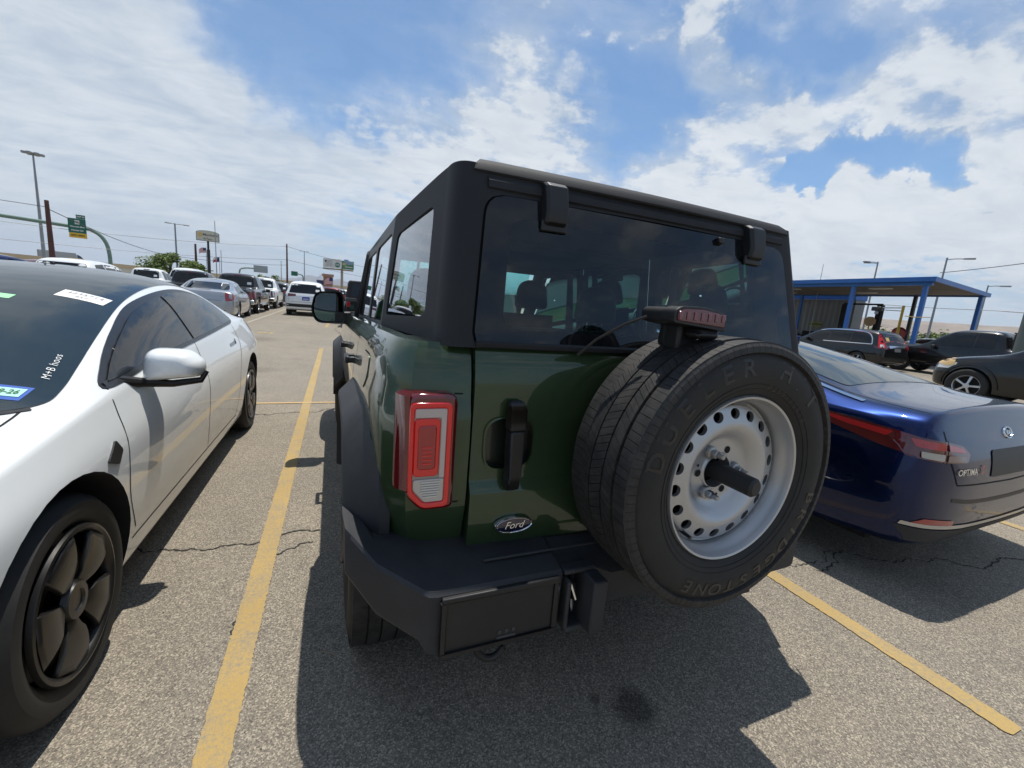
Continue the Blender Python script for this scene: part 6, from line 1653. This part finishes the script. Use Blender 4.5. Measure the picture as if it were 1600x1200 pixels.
def clock_tower():
    p = at(-.9, 170); T = thing('sign_tower', 'reddish brick tower-like sign below the billboard', 'sign tower', p)
    obj('shaft', MB().box((0, 0, 3.4), (3.0, 2, 6.8)), mat('tower_brick', (.30, .16, .11), .9, vary=.2), T)
    obj('cap', MB().box((0, 0, 7.1), (3.8, 2.6, .8)), mat('tower_cap', (.36, .22, .16), .9), T)
    obj('dark_panel', MB().box((-2.6, -.3, 4.3), (2.2, .3, 1.8)), mat('panel_blue', (.02, .04, .12), .6), T)
clock_tower()

# trees: trunk, limbs and a crown of many leaf clumps
def leaf_crown(rnd, blobs, n, size):
    mb = MB()
    for i in range(n):
        c, r = rnd.choice(blobs)
        v = Vector((rnd.gauss(0, 1), rnd.gauss(0, 1), rnd.gauss(0, 1))).normalized()*r*(rnd.random()**.45)
        v.z *= .8
        p = Vector(c)+v; s = size*rnd.uniform(.55, 1.3)
        R_ = Matrix.Rotation(rnd.random()*6.3, 3, 'Z') @ Matrix.Rotation(rnd.uniform(-1.2, 1.2), 3, 'X') @ Matrix.Rotation(rnd.uniform(-.8, .8), 3, 'Y')
        q = [R_ @ Vector(w)*s+p for w in ((-.5, 0, 0), (0, -.32, .05), (.5, 0, 0), (0, .32, .05))]
        mb.add(q, [(0, 1, 2, 3)], rnd.choice((0, 0, 1, 1, 2)))
    return mb
LEAF = [mat('leaf_green', (.12, .175, .035), .7), mat('leaf_bright', (.20, .26, .055), .7), mat('leaf_deep', (.065, .11, .022), .75)]
BARK = mat('bark', (.09, .065, .045), .95, vary=.3, vscale=4)
def tree(label, az, d, w, h, seed, n, leaf=.35, low=.25):
    rnd = random.Random(seed); p = at(az, d); T = thing('leafy_tree', label, 'tree', p)
    tr = MB().tube([(0, 0, 0), (.1, 0, h*.25), (.05, .1, h*.5), (.2, 0, h*.8)], [w*.03, w*.024, w*.016, .02], 8)
    blobs = []
    for k in range(17):
        a = rnd.random()*6.28; rr = w*.46*rnd.random()**.5
        c = (rr*cos(a), rr*sin(a)*.8, h*(low+.62*rnd.random()*(1-rr/w*1.1))); r = w*rnd.uniform(.09, .20)
        blobs.append((c, r)); tr.tube([(.05, 0, h*rnd.uniform(.12, .4)), (c[0]*.6, c[1]*.6, c[2]*.8), c], [w*.012, w*.008, .015], 5)
    obj('trunk', tr, BARK, T)
    obj('crown', leaf_crown(rnd, blobs, n, leaf), LEAF, T, smooth=False)
tree('leafy green tree behind the white pickup, left of the dealer sign', -16.0, 66, 7.0, 5.5, 3, 10000, .24, .20)
tree('small green tree in front of the highway wall left of the utility pole', -6.9, 100, 5.0, 4.6, 8, 1500, .30, .35)
tree('dark bushy tree below the canopy on the far right', 67.2, 72, 3.4, 3.2, 12, 900, .28, .25)
def far_bushes():
    rnd = random.Random(21); mb = MB()
    for k in range(46):
        az = 58+rnd.random()*10.5; d = rnd.uniform(84, 120); p = at(az, d); r = rnd.uniform(.9, 2.2)
        mb.join(leaf_crown(rnd, [((p.x, p.y, r*.7), r), ((p.x+r, p.y, r*.5), r*.7)], 120, .55))
    o = obj('bushes', mb, [mat('scrub_green', (.10, .14, .045), .8), mat('scrub_pale', (.17, .19, .075), .8), mat('scrub_deep', (.06, .085, .03), .8)], smooth=False); o['kind'] = 'stuff'
far_bushes()

# blue canopy on posts
def canopy():
    T = thing('canopy', 'open service canopy with blue fascia and blue posts beyond the parked cars', 'canopy', (27, 12, 0), radians(0))
    x0, x1, y0, y1, zb, zt = 0, 9.6, .1, 15.5, 4.22, 4.44
    def skew(v): return Vector((v[0], v[1]+v[0]*.155, v[2]+(-.03*v[1] if False else 0)))
    def blk(a, b, c, d, e, f): return MB().hexa([skew(q) for q in ((a, c, e), (b, c, e), (b, d, e), (a, d, e), (a, c, f), (b, c, f), (b, d, f), (a, d, f))])
    obj('roof_sheet', blk(x0+.08, x1-.08, y0+.08, y1-.08, zb+.20, zt-.04), mat('roof_white', (.55, .55, .54), .6), T, smooth=False)
    obj('soffit', blk(x0+.10, x1-.10, y0+.10, y1-.10, zb+.10, zb+.18), SOFFIT, T, smooth=False)
    for k, b in enumerate((blk(x0, x0+.10, y0, y1, zb, zt), blk(x1-.10, x1, y0, y1, zb, zt), blk(x0+.1, x1-.1, y0, y0+.10, zb, zt), blk(x0+.1, x1-.1, y1-.10, y1, zb, zt))):
        obj('fascia', b, STEELB, T, smooth=False)
    for i in range(7): obj('soffit_light', blk(1.2+(i % 3)*3, 1.6+(i % 3)*3, 1.5+i*1.9, 2.7+i*1.9, zb+.05, zb+.10), mat('lamp_white', (.6, .6, .58), .4), T, smooth=False)
    def post(x, y, m):
        q = skew((x, y, 0)); obj('post', MB().hexa([(q.x-.09, q.y-.09, 0), (q.x+.09, q.y-.09, 0), (q.x+.09, q.y+.09, 0), (q.x-.09, q.y+.09, 0), (q.x-.09, q.y-.09, zb), (q.x+.09, q.y-.09, zb), (q.x+.09, q.y+.09, zb), (q.x-.09, q.y+.09, zb)]), m, T, smooth=False)
    for x, y, m in ((.45, .55, STEELB), (.45, 3.85, STEELB), (.45, 7.6, STEELB), (.45, 11.3, STEELB), (9.1, .4, STEELB), (9.1, 3.6, BLK), (9.1, 11.3, STEELB)): post(x, y, m)
    obj('tie_beam', blk(.30, .60, y0+.2, y1-.2, zb-.16, zb+.1), STEELB, T, smooth=False)
    # workshop behind the canopy: corrugated sheets, each rib real
    W = thing('workshop', 'grey corrugated workshop wall under the left part of the canopy', 'building', (37.2, 21.3, 0))
    n = 74; rows = [[], []]
    for i in range(n+1):
        y = i*.20; o = .05 if i % 2 else 0
        rows[0].append((o, y, 0)); rows[1].append((o, y, 3.98))
    obj('wall', MB().grid(rows), CORR, W, smooth=False)
    obj('end_wall', MB().box((.65, .0, 1.99), (1.2, .12, 3.98)), CORR, W)
    obj('roof', MB().box((.6, 7.4, 4.2), (1.5, 15, .42)), STEELB, W)
    obj('roof_plant', MB().hexa([(-1, 5.5, 4.42), (1, 5.5, 4.42), (1, 18, 4.42), (-1, 18, 4.42), (-.8, 6.0, 5.35), (.9, 6.0, 5.35), (.9, 18, 5.35), (-.8, 18, 5.35)]), STEELB, W)
    sg = obj('wall_sign', MB().box((-.04, 2.6, 1.95), (.03, 1.0, .42)), mat('dull_yellow', (.26, .27, .06), .6), W)
    flat_text(sg, 'CAUTION', .22, Matrix.Translation((-.065, 2.6, 1.95)) @ Matrix.Rotation(-pi/2, 4, 'Z') @ Matrix.Rotation(pi/2, 4, 'X'), LETTER, .004)
    for k in range(5): obj('wall_shelf', MB().box((-.4, 1.0+k*1.6, .55+.15*(k % 2)), (.6, 1.1, 1.1+.3*(k % 2))), [BLK, DARK, GRAY][k % 3], W, bevel=.04)
    L_ = thing('car_lift', 'black two-post car lift frame under the blue canopy', 'car lift', (31.6, 17.7, 0))
    for dx, dy in ((0, .9), (0, -1.15)): obj('lift_post', MB().box((dx, dy, 1.65), (.34, .26, 3.3)), DARK, L_)
    obj('lift_beam', MB().box((0, -.12, 3.33), (.2, 2.2, .10)), DARK, L_)
    for dy in (.5, -.7): obj('lift_arm', MB().box((-.5, dy, .35), (1.1, .14, .12)), DARK, L_)
    pole('aerial', 'thin radio aerial standing on the workshop roof', 56.9, 40, 6.3, .03, GALV, (), 'aerial')
canopy()
def right_poles():
    pole('street_lamp', 'hooked street lamp rising behind the middle of the canopy', 61.35, 68, 10.1, .12, GALV, ((150, 1.0, 10.0), (140, .8, 9.9)), 'street lamp')
    pole('street_lamp', 'single-armed street lamp rising behind the canopy peak', 66.25, 52, 8.35, .10, GALV, ((-60, 1.1, 8.2),), 'street lamp')
    pole('street_lamp', 'small street lamp beyond the right end of the canopy', 69.3, 62, 7.05, .09, GALV, ((-60, .9, 6.95),), 'street lamp')
    T = thing('light_standard', 'thick grey-green light standard at the right edge of the picture', 'light pole', at(72.65, 21))
    obj('post', MB().tube([(0, 0, 0), (0, 0, 4), (0, 0, 9)], [.34, .30, .22], 20), mat('graygreen_paint', (.10, .125, .12), .5, .2, vary=.08), T)
    obj('base', MB().lathe([(0, .5), (.35, .5), (.4, .36)], 20, 'z'), CONC, T)
    p = at(64.05, 27.2); T = thing('camera_post', 'yellow post with a dark camera on a side arm beside the canopy', 'camera post', p)
    yel = mat('safety_yellow', (.42, .26, .02), .5, vary=.1)
    obj('post', MB().tube([(0, 0, 0), (0, 0, 2.85)], .055, 10), yel, T)
    obj('arm', MB().tube([(0, 0, 2.75), (-.15, .75, 2.72)], .03, 6).tube([(0, 0, 2.6), (-.15, .75, 2.62)], .02, 6), GALV, T)
    obj('camera_head', MB().box((-.18, .95, 2.66), (.18, .42, .2)), BLK, T, bevel=.03)
    obj('camera_dome', MB().box((-.18, .95, 2.48), (.12, .14, .16)), GALV, T, bevel=.04)
    obj('rope', MB().tube([(.05, -.1, 2.38), (.16, -.5, 2.35), (.3, -.95, 2.38)], .018, 5), yel, T)
    p = at(61.75, 30.5); T = thing('stop_sign', 'back of an octagonal brown road sign on a short post', 'road sign', p, radians(-61))
    obj('post', MB().tube([(0, 0, 0), (0, 0, 2.1)], .035, 6), mat('sign_post', (.16, .11, .05), .7), T)
    obj('plate', MB().prism([(.27*cos(pi/8+pi*i/4), 2.12+.27*sin(pi/8+pi*i/4)) for i in range(8)], -.015, .015, 'y'), mat('sign_brown', (.20, .12, .045), .6, vary=.2), T)
    p = at(64.15, 30.5); T = thing('hose_reel', 'dull red round hose reel beside the yellow barrels', 'hose reel', p, radians(-64))
    obj('stand', MB().box((-.2, 0, .75), (.08, .3, 1.5)).box((.2, 0, .75), (.08, .3, 1.5)), BLK, T)
    obj('drum', MB().lathe([(-.16, .28), (-.14, .31), (.14, .31), (.16, .28), (.16, .001)], 24, 'y', (0, 0, 1.62)).lathe([(-.16, .28), (-.16, .001)], 24, 'y', (0, 0, 1.55)), mat('reel_red', (.20, .025, .018), .55, vary=.2), T)
    for k, (az, d) in enumerate(((64.85, 31.2), (65.3, 31.6))):
        p = at(az, d); T = thing('barrel', 'yellow barrel standing %s at the canopy corner post' % ('on the left' if k == 0 else 'on the right'), 'barrel', p, 0, 'yellow barrels by the canopy')
        obj('drum', MB().lathe([(0, .001), (0, .28), (.3, .29), (.32, .30), (.34, .29), (.62, .29), (.64, .30), (.66, .29), (1.15, .28), (1.15, .001)], 20, 'z'), mat('safety_yellow', (.42, .26, .02), .5, vary=.1), T)
        obj('cap', MB().tube([(.1, 0, 1.15), (.1, 0, 1.2)], .05, 8), SIGNW, T)
right_poles()
# cables
def cable(label, pts, r):
    P_ = [at(*q) for q in pts]; out = []
    for a, b in zip(P_, P_[1:]):
        for i in range(10):
            t = i/10; q = a.lerp(b, t); q.z -= 4*t*(1-t)*(a-b).length*.012; out.append(q)
    out.append(P_[-1]); tag(obj('power_cable', MB().tube(out, r, 4), BLK), label, 'cable')
cable('upper overhead cable running left from the red-brown pole', [(-60, 70, 8.4), (-24.2, 46, 5.6)], .018)
cable('long overhead cable passing above the highway wall', [(-60, 80, 5.3), (-24.4, 90, 4.8), (-5.25, 105, 7.3), (10, 130, 5.0)], .03)
cable('overhead cable from the red-brown pole down towards the dealer sign', [(-24.2, 46, 5.5), (-16, 80, 4.6), (-5.25, 105, 6.2)], .03)
cable('second overhead cable above the highway wall', [(-40, 95, 7.8), (-20, 100, 7.8), (-5.25, 105, 10.0), (6, 125, 8.0)], .03)
cable('overhead cable above the canopy on the right', [(66, 60, 8.0), (80, 46, 8.6)], .03)
cable('overhead cable seen through the canopy on the right', [(58, 62, 5.1), (70, 60, 4.6), (80, 55, 4.2)], .03)

# far hills and mountains (solid relief)
def ridge(name, az0, az1, d, hf, m, depth, n=90, seed=1):
    rnd = random.Random(seed); rows = [[], [], [], [], []]
    ph = [rnd.random()*6.28 for _ in range(8)]
    for i in range(n+1):
        az = az0+(az1-az0)*i/n
        h = hf(az)+sum(d*.0006*sin(i*(.23+.31*k)+ph[k])/(1+.6*k) for k in range(6))
        for k, (dd, hh) in enumerate(((-.5, -2), (-.28, .30), (-.10, .72), (0, 1.), (.5, -.02))):
            q = at(az, d+dd*depth+d*.01*sin(i*.7+k)); 
            rows[k].append((q.x, q.y, hh*h*(1+.10*sin(i*1.3+k*2)*(0 < k < 3)) if hh > 0 else hh))
    return structure(obj(name, MB().grid(rows), m, ang=50))
MOUNT = mat('mountain_rock', (.15, .145, .15), .95, vary=.35, vscale=.004)
DESERT = mat('desert_scrub', (.26, .20, .145), .95, vary=.3, vscale=.006)
def mh(az):
    d = 9000
    base = 150+60*math.exp(-((az+2)/6)**2)
    peak = 130*math.exp(-((az+1.3)/.55)**2)+70*math.exp(-((az+2.9)/.9)**2)+60*math.exp(-((az-.4)/.8)**2)+40*math.exp(-((az-2.2)/.9)**2)
    return base+peak
ridge('mountains', -14, 12, 9000, mh, MOUNT, 3000, 120, 3)
ridge('hills', 48, 92, 3200, lambda az: 104, DESERT, 1700, 70, 5)
ridge('hills', 40, 100, 900, lambda az: 9, mat('valley_scrub', (.13, .125, .085), .95, vary=.4, vscale=.02), 500, 80, 9)
ridge('hills', -60, -16, 5200, lambda az: 60, MOUNT, 1500, 40, 7)
# ------------------------------------------------------------------ air: far things fade a little towards blue
def haze():
    hm = bpy.data.materials.new('haze'); hm.use_nodes = True; N = hm.node_tree.nodes; L = hm.node_tree.links; N.clear()
    v = N.new('ShaderNodeVolumePrincipled'); v.inputs['Color'].default_value = (.80, .88, 1.0, 1); v.inputs['Density'].default_value = .00009; v.inputs['Anisotropy'].default_value = .2
    o = N.new('ShaderNodeOutputMaterial'); L.new(v.outputs[0], o.inputs['Volume'])
    h = obj('haze', MB().box((500, 4000, 260), (14200, 17000, 524)), hm, smooth=False); h['kind'] = 'stuff'
haze()
